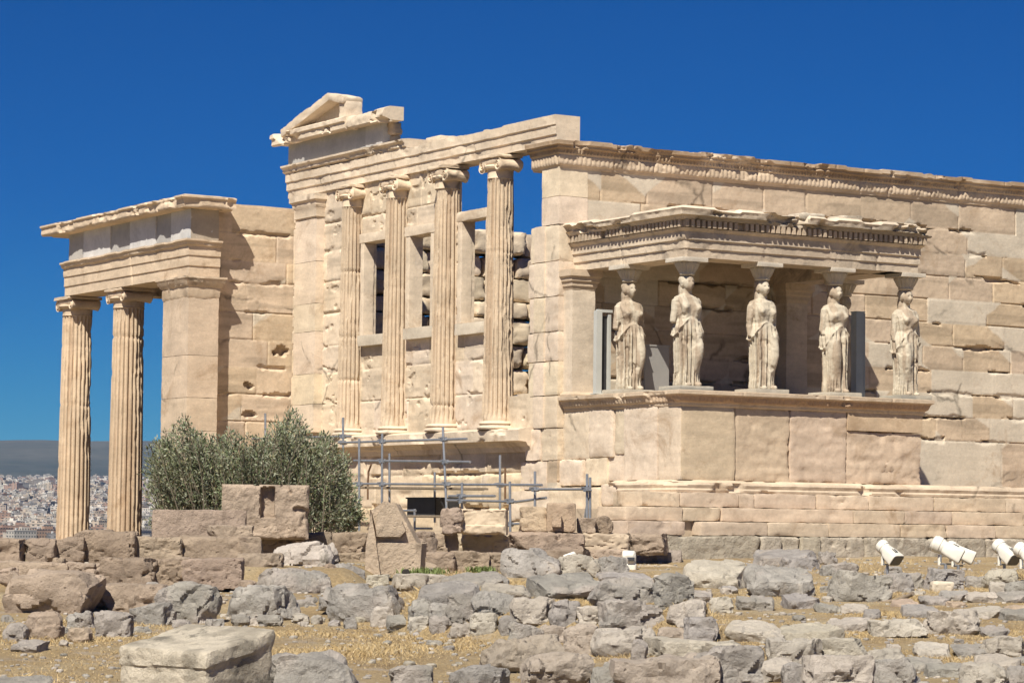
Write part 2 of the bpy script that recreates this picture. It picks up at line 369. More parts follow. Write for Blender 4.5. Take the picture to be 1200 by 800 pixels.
def beam(mb, path, prof, back, col, seed=0, res=.06, step=.05, ero=.0, escale=1.6, rough=.006, carve=None, joints=None, topero=None, colfn=None):
    """extrude a moulding profile (out,z) along a ground polyline, mitred; outward is to the right of the path direction"""
    pts = [np.array(p, float) for p in path]; segs = []
    for a, b in zip(pts[:-1], pts[1:]):
        d = (b-a)/np.linalg.norm(b-a); segs.append((d, np.array([d[1], -d[0]])))
    S = []; off = 0
    for k, (a, b) in enumerate(zip(pts[:-1], pts[1:])):
        L = np.linalg.norm(b-a); n = max(1, int(L/res))
        for i in range(n+(k == len(segs)-1)):
            N = segs[k][1]
            if i == 0 and k > 0:
                n1, n2 = segs[k-1][1], segs[k][1]; N = (n1+n2)/(1+n1@n2)
            S.append((a+(b-a)*i/n, N, off+L*i/n))
        off += L
    prof = densify(prof, step); zt, zb = prof[-1][1], prof[0][1]
    fo = np.array([p[0] for p in prof]); fz = np.array([p[1] for p in prof]); m = len(prof)
    po = np.concatenate([fo, [-back, -back]]); pz = np.concatenate([fz, [zt, zb]]); M = m+2; ns = len(S)
    base = np.array([s[0] for s in S]); NN = np.array([s[1] for s in S]); ss = np.array([s[2] for s in S])
    sg = np.repeat(ss, M); o = np.tile(po, ns); z = np.tile(pz, ns); front = np.tile(np.arange(M) < m, ns)
    q = np.stack([sg*escale, o*2+seed, z*escale*1.3], 1)
    maxo = fo.max(); mino = fo.min()
    if ero:
        nn = fbm(q*1.5+seed*1.7, 4, seed); e = (smooth(.585, .64, nn)*.55+np.maximum(nn-.62, 0)*3)*ero
        rel = np.clip((o-mino)/max(maxo-mino, .01), 0, 1) if maxo-mino > .08 else 1
        o = o-np.where(front, e*rel, 0)
    if topero:
        e = smooth(.52, .56, fbm(np.stack([sg*escale*1.5, 0*sg+seed*5, 0*sg], 1), 3, seed+4))*topero*.8
        z = z-np.where(z > zb+(zt-zb)*.5, e*(z-zb-(zt-zb)*.5)/((zt-zb)*.5), 0)
    o = o+np.where(front, (fbm(q*6, 3, seed+2)-.5)*rough*2, 0)
    if carve is not None: o = o+np.where(front, carve(sg, np.tile(pz, ns)), 0)
    if joints is not None:
        for j in joints: o = o-np.where(front, .022*np.exp(-((sg-j)/.02)**2), 0)
    P2 = np.repeat(base, M, axis=0)+np.repeat(NN, M, axis=0)*o[:, None]
    V = np.concatenate([P2, z[:, None]], 1)
    i = np.arange(M); j = (i+1) % M
    F = np.concatenate([np.stack([i+k*M, j+k*M, j+(k+1)*M, i+(k+1)*M], 1)[:, ::-1] for k in range(ns-1)])
    c = np.tile(np.array(col), (len(V), 1))
    if joints is not None:
        bi = np.searchsorted(np.array(sorted(joints)), sg); c = c*(.92+.16*_hash(bi, bi*0, bi*0+3, seed+5))[:, None]
    if colfn is not None: c = colfn(sg, z, c)
    mb.add(V, [F, np.array([i]), np.array([i[::-1]+(ns-1)*M])], c)
def rect_lathe(mb, x0, x1, y0, y1, prof, col, seed=0, res=.08, rough=.006, ero=0.0):
    xs = np.linspace(x0, x1, max(2, int((x1-x0)/res)+1)); ys = np.linspace(y0, y1, max(2, int((y1-y0)/res)+1))
    loop = [(x, y0, 0, -1) for x in xs[:-1]]+[(x1, y, 1, 0) for y in ys[:-1]]+[(x, y1, 0, 1) for x in xs[::-1][:-1]]+[(x0, y, -1, 0) for y in ys[::-1][:-1]]
    L = np.array(loop, float); n = len(L)
    for k, cc in ((0, (-1, -1)), (len(xs)-1, (1, -1)), (len(xs)+len(ys)-2, (1, 1)), (2*len(xs)+len(ys)-3, (-1, 1))): L[k, 2:] = cc
    V = []
    for o, z in prof: V.append(np.stack([L[:, 0]+L[:, 2]*o, L[:, 1]+L[:, 3]*o, np.full(n, z)], 1))
    V = np.concatenate(V); q = V*3+seed
    nr = np.tile(L[:, 2:], (len(prof), 1)); d = (fbm(q*2.5, 3, seed)-.5)*rough*2 - np.maximum(fbm(q*1.2, 3, seed+4)-.55, 0)*ero*5
    V[:, :2] += nr*d[:, None]; i = np.arange(n); j = (i+1) % n
    F = np.concatenate([np.stack([i+k*n, j+k*n, j+(k+1)*n, i+(k+1)*n], 1) for k in range(len(prof)-1)])
    mb.add(V, [F, np.array([i[::-1]]), np.array([i+(len(prof)-1)*n])], col)

# ================================================================== GROUND
def zground(x, y):
    x = np.asarray(x, float); y = np.asarray(y, float)
    r = (x-CX)*RH[0]+(y-CY)*RH[1]; d = (x-CX)*FH[0]+(y-CY)*FH[1]
    z = np.where(d > 50, -1.25, -1.25-(50-d)*.0338); z = np.maximum(z, -2.45)
    # raised terrace behind the rubble wall in the middle
    de = 29.35-(r+1.0)*.55
    wc = smooth(-1.30, -1.0, r)*smooth(2.25, 1.95, r)*smooth(de, de+.8, d)
    z = np.where(z < -1.57, z+(-1.57-z)*wc, z)
    # stepped terraces behind the block wall on the left
    wl = smooth(-1.6, -2.2, r)
    zl = np.where(d > 32.5, np.minimum(-1.84+.17*smooth(32.7, 33.2, d)+.31*smooth(35.9, 36.6, d), -1.34), z)
    z = z+(zl-z)*wl*smooth(32.3, 32.8, d)
    # falls away north of the temple and down from the rock
    dn = smooth(8.5, 12, y)*smooth(3, 0, x); z = z+(-3.2-z)*dn
    z = z-smooth(66, 160, d)*60
    P = np.stack([x*.9, y*.9, 0*x], 1) if x.ndim == 1 else None
    if P is not None: z = z+(fbm(P, 4, 3)-.5)*.07*smooth(90, 60, d)
    return z
r1 = np.concatenate([np.linspace(-160, -16, 30), np.linspace(-15, 16, 260), np.linspace(17, 160, 30)])
d1 = np.concatenate([np.linspace(-30, 15, 16), np.linspace(16, 52, 300), np.linspace(53, 170, 60)])
Rg, Dg = np.meshgrid(r1, d1, indexing='ij'); rr, dd = Rg.ravel(), Dg.ravel()
gx = CX+rr*RH[0]+dd*FH[0]; gy = CY+rr*RH[1]+dd*FH[1]; gz = zground(gx, gy)
gi = np.arange(len(gx)).reshape(len(r1), len(d1))
gF = np.stack([gi[:-1, :-1].ravel(), gi[1:, :-1].ravel(), gi[1:, 1:].ravel(), gi[:-1, 1:].ravel()], 1)
m, n, b = new_mat('dry_ground'); co = objco(n)
c = ramp(n, noise_node(n, co, .9, 8, .65), [(.3, (.34, .245, .135)), (.5, (.45, .335, .19)), (.68, (.51, .415, .27))])
c = mixc(n, c, ramp(n, noise_node(n, co, 26, 6, .75), [(.3, .6), (.7, 1.2)]), 1.0, 'MULTIPLY')
gv = ramp(n, noise_node(n, co, 2.2, 5, .7), [(.54, 0), (.66, .8)]); c = mixc(n, c, (.44, .37, .30), gv)
n.links.new(c, b.inputs['Base Color']); b.inputs['Roughness'].default_value = .95
bump(n, b, noise_node(n, co, 30, 8, .75), 1.0, .05)
M_GROUND = m
tag(mesh_obj('ground', np.stack([gx, gy, gz], 1), [gF], M_GROUND, smooth_deg=180), kind='structure')
def depth_at(u, v, d0=19.0, d1_=54.0):
    """depth at which the photo point (u,v) meets the ground"""
    D = np.arange(d0, d1_, .04); rr_ = np.array([ray(u, v)]); P = CAMP+D[:, None]*rr_
    z = zground(P[:, 0], P[:, 1]); k = np.argmax(P[:, 2] <= z)
    return float(D[k]) if (P[:, 2] <= z).any() else d1_

# ================================================================== TEMPLE
H = 6.29
temple = empty('temple', (0, 0, 0), 'large ruined marble temple with fluted columns, tall blank side wall and two porches', 'temple')
XP, XE, DP = .11, 5.44, 3.82                    # porch of the statues: west face, east face, depth
YN = 11.0                                       # north end of the west front
def stone_col(u, v, bid, seed, base, new, du, dv, lu, lv, bw, bh, pnew=.35, pwhole=.12, amt=.07):
    h1, h2, h3, h4 = (per_block(bid, seed, k) for k in (1, 2, 3, 4))
    q = np.stack([u*1.7, v*1.7, bid*0+seed], 1); n1 = fbm(q, 4, seed)
    tone = 1+(h1-.5)*2*amt
    c = np.array(base)[None]*tone[:, None]*(1+(h2-.5)[:, None]*np.array([.02, .0, -.10]))
    bed = fbm(np.stack([u*.55+h3*40, v*7+h4*9, bid*0.0], 1), 4, seed+6)
    c = c*(1-.22*smooth(.50, .66, bed))[:, None]
    cu = np.where(h3 < .5, lu, bw-lu); cv = np.where(h4 < .6, bh-lv, lv)
    size = np.where(h1 < pnew, .10+.30*h2, -1.0)
    dcor = cu*.8+cv*1.25+(n1-.5)*.34
    new_m = smooth(.02, -.02, dcor-size)
    size2 = np.where(h2 < pnew*.8, (.08+.22*h4), -1.0)
    new_m = np.maximum(new_m, smooth(.02, -.02, (bw-cu)*.9+(bh-cv)*1.1+(n1-.5)*.3-size2))
    new_m = np.where(per_block(bid, seed, 9) < pwhole, 1.0, new_m)
    c = c*(1-new_m[:, None])+np.array(new)[None]*(.94+.12*h3)[:, None]*new_m[:, None]
    return c, new_m
def joint_depth(u, v, du, dv, seed, jd=.03, jw=.012, chip=1.0, hole=0.0, frame=None):
    q = np.stack([u*5, v*5, u*0+seed], 1); n2 = fbm(q, 3, seed+3); n3 = fbm(q*.45, 3, seed+8)
    e = np.minimum(du, dv)
    d = -jd*np.exp(-(e/jw)**2)
    ee = e+(n2-.5)*.07
    d = d-chip*.045*smooth(.022, .004, ee)*smooth(.585, .625, n3)
    if hole: d = d-hole*smooth(.06, .02, dv+(n2-.5)*.12)*smooth(.58, .64, vnoise(np.stack([u*1.9, v*2.1, u*0+seed], 1), seed+12))
    d = d+.012*(fbm(q*2.2, 3, seed+20)-.5)
    return d

# ---- long south wall
SW_L = 20.0
vl = [0, .12, 1.12]+[1.12+.472*k for k in range(1, 11)]
def fn_south(u, v):
    du, dv, lu, lv, bw, bh, bid = ashlar(u, v, vl, 1.28, 11, SW_L)
    c, nm = stone_col(u, v, bid, 21, OLD*np.array([.98, .975, .96]), NEW*1.01, du, dv, lu, lv, bw, bh, .62, .20, .09)
    d = joint_depth(u, v, du, dv, 5, .028, .008, .32, .12)*(1-nm*.75)
    d = d+(per_block(bid, 3, 5)-.5)*.010
    return d, c, np.ones(len(u), bool)
relief('wall', (0.0, 0, -.10), (1, 0, 0), (0, -1, 0), SW_L, 5.95, .026, fn_south, M_MARBLE, temple, .62)
mb = MB()       # base moulding of the wall
beam(mb, [(5.4, 0), (SW_L, 0)], [(.0, -.42), (.26, -.42), (.26, -.20), (.16, -.17), (.16, -.13), (.22, -.10), (.22, -.01), (.12, .05), (.03, .06)], .2, OLD*.97, 3, .05, .03, .05, joints=list(np.arange(1.1, 11, 1.4)))
mb.build('base_moulding', M_MARBLE, temple)
def carve_band(s, z):
    a = .018*np.abs(np.sin(s*math.pi/.10))*smooth(5.88, 5.92, z)*smooth(6.07, 6.03, z)
    b_ = .016*np.sin(s*2*math.pi/.075)*smooth(6.09, 6.11, z)*smooth(6.2, 6.17, z)
    return a+b_
def crust(sg, z, c):
    t = smooth(6.05, 6.12, z)*smooth(.3, .5, fbm(np.stack([sg*.9, z*2, sg*0+3], 1), 3, 5))
    pale = smooth(6.10, 6.0, z)
    return c*(1-.42*t[:, None]*np.array([.85, 1, 1.15]))*(1+.06*pale[:, None])
mb = MB()
beam(mb, [(-.02, .92), (-.02, -.02), (SW_L, -.02)], [(.0, 5.82), (.02, 5.86), (.05, 5.88), (.05, 6.06), (.085, 6.09), (.10, 6.16), (.15, 6.19), (.15, 6.23), (.20, 6.25), (.20, 6.33)], .45, OLD, 9, .022, .022, .10, 1.4, .006, carve_band,
     joints=[.92, 2.1, 3.0, 4.2, 5.4, 6.1, 7.2, 7.9, 8.6, 9.7, 10.4, 11.5, 12.6, 13.8], topero=.03, colfn=crust)
mb.build('wall_cornice', M_MARBLE, temple)

# ---- west front: wall, windows, pillars, half columns
YW0 = .98
wins = [(2.58, 3.47, 3.15, 5.10), (4.72, 5.56, 3.17, 4.98), (6.58, 7.50, 3.13, 5.0)]
vw = [0, .70, 1.36, 1.92, 2.62, 3.30, 3.95, 4.55, 5.25]
def fn_west(u, v):            # u runs north from y=.6, v up from 1.05
    y = u+.6; z = v+1.05
    du, dv, lu, lv, bw, bh, bid = ashlar(u, v, vw, 1.55, 41, 10.4)
    c, nm = stone_col(u, v, bid, 43, WEST, WEST*1.06, du, dv, lu, lv, bw, bh, .4, .15, .06)
    d = joint_depth(u, v, du, dv, 15, .018, .009, .12, .03)+(per_block(bid, 4, 5)-.5)*.006-.02
    n = fbm(np.stack([y*2, z*2, y*0], 1), 3, 71)-.5; n_ = fbm(np.stack([z*3.0, z*0, z*0+4], 1), 3, 72)-.5
    pocks = .03*smooth(.68, .72, fbm(np.stack([y*3, z*5, y*0], 1), 4, 75))
    keep = np.ones(len(u), bool)
    keep &= ~((y < 1.95) & (z > 1.72+n*.2) & (y > .98+n_*.12+.12*smooth(4.7, 4.9, z)*0) )
    keep &= ~((y < .98) & (z > 4.75+n*.3) & (y > .62+n_*.2))
    keep &= ~((y > 1.9) & (y < 4.0) & (z > 5.32+n*.25))
    keep &= ~((y < 2.02) & (z > 1.72))| (y < .98)
    for a, b_, z0, z1 in wins: keep &= ~((y > a) & (y < b_) & (z > z0) & (z < z1))
    return d-pocks, c, keep
west = relief('wall', (0.03, .6, 1.05), (0, 1, 0), (-1, 0, 0), 10.4, 5.25, .028, fn_west, M_MARBLE, temple, .20)
for k, (a, b_, z0, z1) in enumerate(wins):
    mb = MB(); fr = .17
    for s_, (y0, y1) in ((1, (a-fr, a)), (2, (b_, b_+fr))): block(mb, -.075, .16, y0, y1, z0-.02, z1+.02, 60+k*5+s_, WEST*1.02, res=.07, bevel=.015, rough=.008)
    block(mb, -.085, .16, a-fr-.05, b_+fr+.05, z1+.02, z1+.22, 63+k*5, WEST*1.03, res=.07, bevel=.02, rough=.01)
    block(mb, -.10, .16, a-fr-.04, b_+fr+.04, z0-.25, z0-.02, 64+k*5, NEW*1.02, res=.07, bevel=.015, rough=.008)
    mb.build('window_frame', M_MARBLE, west)
def pillar_piece(mb, x0, x1, y0, y1, zs, seed, col, bev=.008):
    for k in range(len(zs)-1): block(mb, x0, x1, y0, y1, zs[k]+.001, zs[k+1]-.001, seed+k, tint(1, col, .03, np.random.default_rng(seed+k)), res=.07, bevel=bev, rough=.010)
# south-west corner pillar (narrow above, wider and ragged below)
mb = MB()
pillar_piece(mb, -.03, .6, -.012, .60, [4.78, 5.30, 5.84], 81, WEST)
for k, (z0, z1, ye) in enumerate([(1.02, 1.62, 1.08), (1.62, 2.25, 1.02), (2.25, 2.8, 1.06), (2.8, 3.45, 1.0), (3.45, 4.1, 1.05), (4.1, 4.78, .98)]):
    block(mb, -.028, .55, -.012, ye, z0+.003, z1-.003, 90+k, tint(1, WEST, .05, np.random.default_rng(k)), res=.06, bevel=.02, rough=.014)
    block(mb, -.06, .3, .44, .80, z0+.004, z1-.004, 96+k, tint(1, WEST, .05, np.random.default_rng(k+9)), res=.06, bevel=.015, rough=.008)
mb.build('corner_pillar', M_MARBLE, temple)
# big ragged masonry below it, beside the porch
mb = MB()
for k, (y0, y1, z0, z1, xo) in enumerate([(-.02, .55, .42, 1.02, -.02), (.55, 1.06, .42, 1.03, -.05), (-.9, .0, .42, 1.35, .10), (-1.7, -.9, .45, 1.33, .09), (-2.55, -1.7, .5, 1.33, .12), (.35, 1.3, -.12, .42, -.02), (-.75, .3, -.05, .44, .05), (-1.5, -.75, -.05, .46, .10),
        (-2.5, -1.5, -.42, -.02, -.03), (-1.5, .2, -.62, -.07, -.06), (.2, 1.6, -.70, -.12, -.05), (-2.9, -.3, -.95, -.62, -.1), (-.3, 1.7, -1.1, -.7, -.02)]):
    block(mb, xo, .7, y0, y1, z0+.006, z1-.004, 120+k, tint(1, WEST, .06, np.random.default_rng(k+30)), res=.06, bevel=.035, rough=.022, chips=1)
mb.build('foundation', M_MARBLE, temple)
# north-west pillar
mb = MB()
ya, yb = float(onp(0, -.14, 369, 380)[1]), float(onp(0, -.14, 344, 380)[1])
pillar_piece(mb, -.14, .5, ya, yb, [1.15, 1.75, 2.4, 3.3, 3.9, 4.8, 5.72], 140, WEST)
rect_lathe(mb, -.14, .5, ya, yb, [(0, 5.72), (.0, 5.74), (.03, 5.76), (.03, 5.96), (.06, 6.0), (.06, 6.08), (.11, 6.12), (.11, 6.24)], WEST, 5, .06, .012, .03)
mb.build('corner_pillar', M_MARBLE, temple)

def ionic(mb, cx, cy, zb, zt, r, face, col, seed, ero=.5, half=False):
    """ionic capital with two spiral volutes on each of the two faces across `face` (unit 2-vector towards the viewer side)"""
    hgt = zt-zb; f = np.array(face, float); t = np.array([-f[1], f[0]])
    lathe(mb, cx, cy, [(r, zb), (r*1.04, zb+hgt*.03), (r*1.0, zb+hgt*.06), (r*1.02, zb+hgt*.38), (r*1.22, zb+hgt*.42), (r*1.3, zb+hgt*.5), (r*1.15, zb+hgt*.58)], 40, col,
          lambda th, z: (.012*np.abs(np.sin(th*12)) if zb+hgt*.1 < z < zb+hgt*.36 else 0), seed, .012)
    R = hgt*.29; w = r*1.15
    nr, na = 12, 48
    for sd in (-1, 1):
        c0 = np.array([cx, cy])+t*sd*w
        V = []; A = np.linspace(0, 2*math.pi, na, endpoint=False)
        L = r*1.02
        for end in (-1, 1):
            for k in range(nr+1):
                rad = R*k/nr
                ph = (np.log(max(rad/R, .08))/math.log(.08))*2.6*2*math.pi
                gro = .5+.5*np.cos(A*sd*end+ph*1.0)
                dz = (L+.02*(gro-.5)*2*(k/nr > .12)*(k < nr) - .012)*end
                V.append(np.stack([c0[0]+f[0]*dz+t[0]*rad*np.cos(A), c0[1]+f[1]*dz+t[1]*rad*np.cos(A), zb+hgt*.56+rad*np.sin(A)], 1))
        for k in range(1, 6):      # bolster waist between the two faces
            q = k/6*2-1; rad = R*(.72+.28*q*q)
            V.append(np.stack([c0[0]+f[0]*L*q+t[0]*rad*np.cos(A), c0[1]+f[1]*L*q+t[1]*rad*np.cos(A), zb+hgt*.56+rad*np.sin(A)], 1))
        order = list(range(0, nr+1))+list(range(2*nr+2, 2*nr+7))+list(range(2*nr+1, nr, -1))
        VV = np.concatenate([V[o] for o in order]); i = np.arange(na); j = (i+1) % na
        F = np.concatenate([np.stack([i+k*na, j+k*na, j+(k+1)*na, i+(k+1)*na], 1) for k in range(len(order)-1)])
        VV = VV+((np.stack([fbm(VV*6+seed+o*7, 3, seed+o) for o in range(3)], 1))-.5)*.05*ero
        mb.add(VV, [F], col)
    X = f*r*1.12; a = np.abs(f)*r*1.05+np.abs(t)*w*1.0
    block(mb, cx-a[0], cx+a[0], cy-a[1], cy+a[1], zb+hgt*.55, zb+hgt*.84, seed+5, col, res=.06, bevel=.03, rough=.02*ero+.006)
    a = np.abs(f)*r*1.2+np.abs(t)*w*1.22
    block(mb, cx-a[0], cx+a[0], cy-a[1], cy+a[1], zb+hgt*.83, zt, seed+6, col, res=.05, bevel=.02, rough=.015*ero+.006, chips=1)
for i in range(4):
    y = float(onp(0, -.02, (583, 521, 463, 411)[i], 504)[1]); mb = MB()
    col = WEST*np.array([.86, .825, .785])*(1+.03*((i*7) % 3-1))
    lathe_col(mb, -.02, y, 1.17, 5.82, .305, .25, 20, 200+i, col, 1.1, drums=[[2.0, 3.2, 4.4], [1.55, 2.9], [2.6, 4.0], [2.2, 3.1, 4.45]][i], nz=110)
    hc = mb.build('half_column', M_COLUMN, temple, 50)
    mb = MB(); lathe(mb, -.02, y, [(.38, 1.03), (.40, 1.06), (.39, 1.09), (.34, 1.11), (.34, 1.13), (.37, 1.145), (.36, 1.17), (.31, 1.19)], 40, WEST, None, 5+i, .02); mb.build('column_base', M_MARBLE, hc)
    mb = MB(); ionic(mb, -.02, y, 5.80, 6.27, .245, (-1, 0), WEST*np.array([1, .97, .93]), 220+i, .9); mb.build('capital', M_MARBLE, hc)
# ledge under the half columns and the plain wall below it
mb = MB()
beam(mb, [(-.02, 10.9), (-.02, .85)], [(.02, .60), (.06, .70), (.10, .72), (.14, .78), (.30, .80), (.31, 1.00), (.27, 1.02), (.10, 1.05)], .3, WEST*1.0, 31, .06, .04, .10, 1.2, .008, joints=[1.4, 3.1, 4.9, 6.4, 8.2])
mb.build('ledge', M_MARBLE, temple)
def fn_low(u, v):
    vl2 = [0, .62, 1.3, 1.95, 2.45]
    du, dv, lu, lv, bw, bh, bid = ashlar(u, v, vl2, 1.9, 51, 10.0)
    c, nm = stone_col(u, v, bid, 53, WEST*np.array([1, .98, .93]), WEST, du, dv, lu, lv, bw, bh, .3, .1, .06)
    q = np.stack([u*1.3, v*4.5, u*0], 1)
    return joint_depth(u, v, du, dv, 17, .03, .014, 1.1, .08)+(per_block(bid, 4, 5)-.5)*.05-.05*np.maximum(fbm(q, 4, 91)-.52, 0)*3, c, np.ones(len(u), bool)
relief('wall', (-.02, 1.15, -1.75), (0, 1, 0), (-1, 0, 0), 9.8, 2.45, .035, fn_low, M_MARBLE, temple, .4)

# architrave over the west front
P3 = [(0, H), (.0, H+.15), (.03, H+.17), (.03, H+.33), (.06, H+.35), (.06, H+.53)]
mb = MB()
beam(mb, [(-.02, 11.2), (-.02, .10)], P3, .50, WEST*1.0, 61, .05, .03, .022, 1.4, .005, joints=[2.05, 4.15, 5.85, 8.1], topero=.03)
ar = mb.build('architrave', M_MARBLE, temple)
mb = MB()
beam(mb, [(-.02, 11.25), (-.02, 5.75)], [(.05, H+.53), (.10, H+.56), (.11, H+.62), (.16, H+.66), (.16, H+.70), (.0, H+.72)], .4, WEST*.97, 63, .05, .03, .12, 2.0, .01)
block(mb, -.02, .4, 4.5, 5.1, H+.51, H+.66, 171, WEST, res=.06, bevel=.03, rough=.02)
mb.build('moulding', M_MARBLE, temple)
FRZ = np.array((.42, .41, .40))
mb = MB()
block(mb, -.02, .35, 7.62, 11.20, H+.72, 7.48, 175, FRZ*.98, res=.07, bevel=.012, rough=.006, chips=.2)
yf = float(onp(0, -.02, 448, 170)[1]); block(mb, -.03, .30, yf, 7.61, H+.72, 7.48, 176, FRZ*1.2, res=.07, bevel=.015, rough=.008, chips=.4)
mb.build('frieze', M_FRIEZE, temple)
mb = MB()
for k, (y0, y1, z0, z1, x0) in enumerate([(yf-.12, yf+.3, H+.72, 7.0, .12), (yf-.05, yf+.3, 7.0, 7.22, .16), (yf-.16, yf+.2, 7.2, 7.48, .10)]): block(mb, x0, .38, y0, y1, z0, z1, 180+k, OLD*.95, res=.05, bevel=.05, rough=.04, chips=2)
beam(mb, [(-.02, 11.45), (-.02, 8.0)], [(.05, 7.47), (.25, 7.43), (.29, 7.46), (.29, 7.58), (.33, 7.60), (.33, 7.68), (.28, 7.71)], .45, WEST*.98, 67, .05, .04, .22, 1.6, .014, joints=[1.0, 2.2])
yc_ = float(onp(0, -.28, 449, 135)[1]); beam(mb, [(-.02, 8.02), (-.02, yc_)], [(.05, 7.46), (.23, 7.42), (.27, 7.46), (.27, 7.58), (.24, 7.68), (.1, 7.74)], .22, WEST*.98, 69, .05, .04, .34, 1.5, .02, topero=.03)
mb.build('cornice', M_MARBLE, temple)
# what is left of the gable
mb = MB()
def raker(mb, A, B, wid, hgt, seed, col, x0, x1):
    A = np.array(A); B = np.array(B); L = np.linalg.norm(B-A); P, F = stone((x1-x0, L, hgt), seed, res=.06, bevel=.03, rough=.022, chips=1.2)
    a = math.atan2(B[1]-A[1], B[0]-A[0]); c_, s_ = math.cos(a), math.sin(a); y = P[:, 1]*c_-P[:, 2]*s_; z = P[:, 1]*s_+P[:, 2]*c_
    mid = (A+B)/2; mb.add(np.stack([P[:, 0]+(x0+x1)/2, y+mid[0], z+mid[1]], 1), F, col)
pq = lambda u, v: tuple(float(t) for t in onp(0, -.28, u, v)[1:])
pa, pb_, pc_ = pq(328, 157), pq(384, 113), pq(402, 117)
raker(mb, pa, pb_, .3, .19, 301, WEST*.98, -.28, .28)
raker(mb, pb_, pc_, .3, .17, 302, WEST*.98, -.28, .20)
block(mb, -.22, .18, pc_[0]-.02, pc_[0]+.32, 7.68, pc_[1], 303, WEST, res=.05, bevel=.03, rough=.02, chips=1)
V = np.array([(.02, pa[0]-.1, 7.68), (.02, pc_[0]+.1, 7.68), (.02, pc_[0]+.1, pc_[1]), (.02, pb_[0], pb_[1]-.05)]); V = np.concatenate([V, V+np.array([.18, 0, 0])])
mb.add(V, [np.array([(0, 1, 2, 3), (7, 6, 5, 4), (0, 4, 5, 1), (1, 5, 6, 2), (2, 6, 7, 3), (3, 7, 4, 0)])], WEST*.8)
mb.build('pediment', M_MARBLE, temple)

# ---- inner face of the north wall, seen through the openings
mb = MB(); r0 = np.random.default_rng(5); z = -2.0
while z < 5.75:
    hh = r0.uniform(.38, .62); x = .5
    while x < 9.5:
        L = r0.uniform(.7, 1.7); block(mb, x+.02, x+L-.02, 10.2+r0.uniform(-.22, .1), 11.0, z+.015, z+hh-.015, int(r0.integers(1e6)), tint(1, (.66, .545, .41), .14, r0), res=.07, bevel=.10, rough=.04, chips=1.0); x += L
    z += hh
mb.build('inner_wall', M_MARBLE, temple)

# ---- north porch
NX0, NX1, NY0 = -2.56, -1.85, 10.70
def fn_npw(u, v):
    vl3 = [0, .55, 1.1, 1.65, 2.2, 2.75, 3.3, 3.85, 4.4, 4.98, 5.56, 6.15, 6.75, 7.4, 7.85, 8.45, 9.05]
    du, dv, lu, lv, bw, bh, bid = ashlar(u, v, vl3, 1.5, 61, 2.3)
    c, nm = stone_col(u, v, bid, 63, OLD*1.06, NEW, du, dv, lu, lv, bw, bh, .12, .0, .08)
    d = joint_depth(u, v, du, dv, 23, .020, .009, .25, .05)+(per_block(bid, 3, 5)-.5)*.008
    for (hu, hv, hr) in ((.95, 4.55, .11), (.95, 5.18, .10), (1.72, 5.95, .14)): d = d-.16*smooth(hr, hr*.7, np.hypot((u-hu)*.7, (v-hv)*1.2)+(fbm(np.stack([u*9, v*9, u*0], 1), 3, 5)-.5)*.16)
    return d, c, v < 9.05-.05*np.maximum(u-.3, 0)+.03*fbm(np.stack([u*4, u*0, u*0], 1), 2, 3)
relief('wall', (NX1-.05, 11.05, -3.0), (1, 0, 0), (0, -1, 0), 2.3, 9.1, .028, fn_npw, M_MARBLE, temple, .6)
mb = MB(); pillar_piece(mb, NX0, NX1, NY0, 12.02, [-3.0, -1.7, -.6, .2, 1.15, 1.85, 2.75, 3.98], 320, OLD*1.1, .006)
mb.build('porch_pillar', M_MARBLE, temple)
mb = MB(); rect_lathe(mb, NX0, NX1, NY0, 12.02, [(0, 3.96), (.01, 3.99), (.02, 4.02), (.025, 4.2), (.06, 4.23), (.07, 4.27), (.10, 4.30), (.11, 4.36), (.13, 4.38), (.13, 4.42)], OLD*1.12, 9, .04, .016, .02)
mb.build('pillar_capital', M_MARBLE, temple)
CXN = -2.15; CYN = [float(onp(0, CXN, u, 480)[1]) for u in (148.5, 88.5)]
for i, y in enumerate(CYN):
    mb = MB(); lathe_col(mb, CXN, y, -3.1, 4.0, .41, .345, 22, 330+i, OLD*np.array([1.06, 1.04, 1.01]), .8, drums=[[-.45, 1.95, 3.35], [-.5, 1.9, 3.3]][i], nz=120)
    fc = mb.build('fluted_column', M_COLUMN, temple, 50)
    mb = MB(); ionic(mb, CXN, y, 3.98, 4.43, .345, (-1, 0), OLD*1.12, 340+i, .5); mb.build('capital', M_MARBLE, fc)
PN = [(NX0, 17.55), (NX0, NY0), (NX1, NY0)]
PTH = [(NX0-.0, 17.6), (NX0-.0, NY0-.0), (NX1+.0, NY0-.0)]
mb = MB()
beam(mb, PTH, [(0, 4.43), (0, 4.63), (.025, 4.65), (.025, 4.85), (.05, 4.87), (.05, 5.06), (.10, 5.09), (.12, 5.15), (.15, 5.17), (.15, 5.21)], .75, OLD*1.14, 71, .05, .04, .03, 1.3, .006, joints=[3.9], topero=.02)
beam(mb, [(4.6, 16.9), (NX0+.7, 16.9)], [(0, 4.43), (.05, 5.2)], .7, OLD, 72, .2)
mb.build('architrave', M_MARBLE, temple)
mb = MB(); r0 = np.random.default_rng(8); ys = [10.72, 11.75, 12.55, 13.95, 15.05, 16.6, 17.55]
fcol = [(.56, .55, .545), (.38, .37, .365), (.56, .55, .55), (.40, .39, .38), (.58, .57, .565), (.42, .40, .38)]
for k in range(6): block(mb, NX0+.02+(.03 if k % 2 else 0), NX0+.6, ys[k]+.004, ys[k+1]-.004, 5.20, 5.88, 350+k, fcol[k], res=.07, bevel=.012, rough=.008, chips=.5)
block(mb, NX0+.03, NX1-.02, NY0+.02, NY0+.5, 5.20, 5.88, 357, (.40, .345, .28), res=.07, bevel=.012, rough=.008)
mb.build('frieze', M_FRIEZE, temple)
mb = MB()
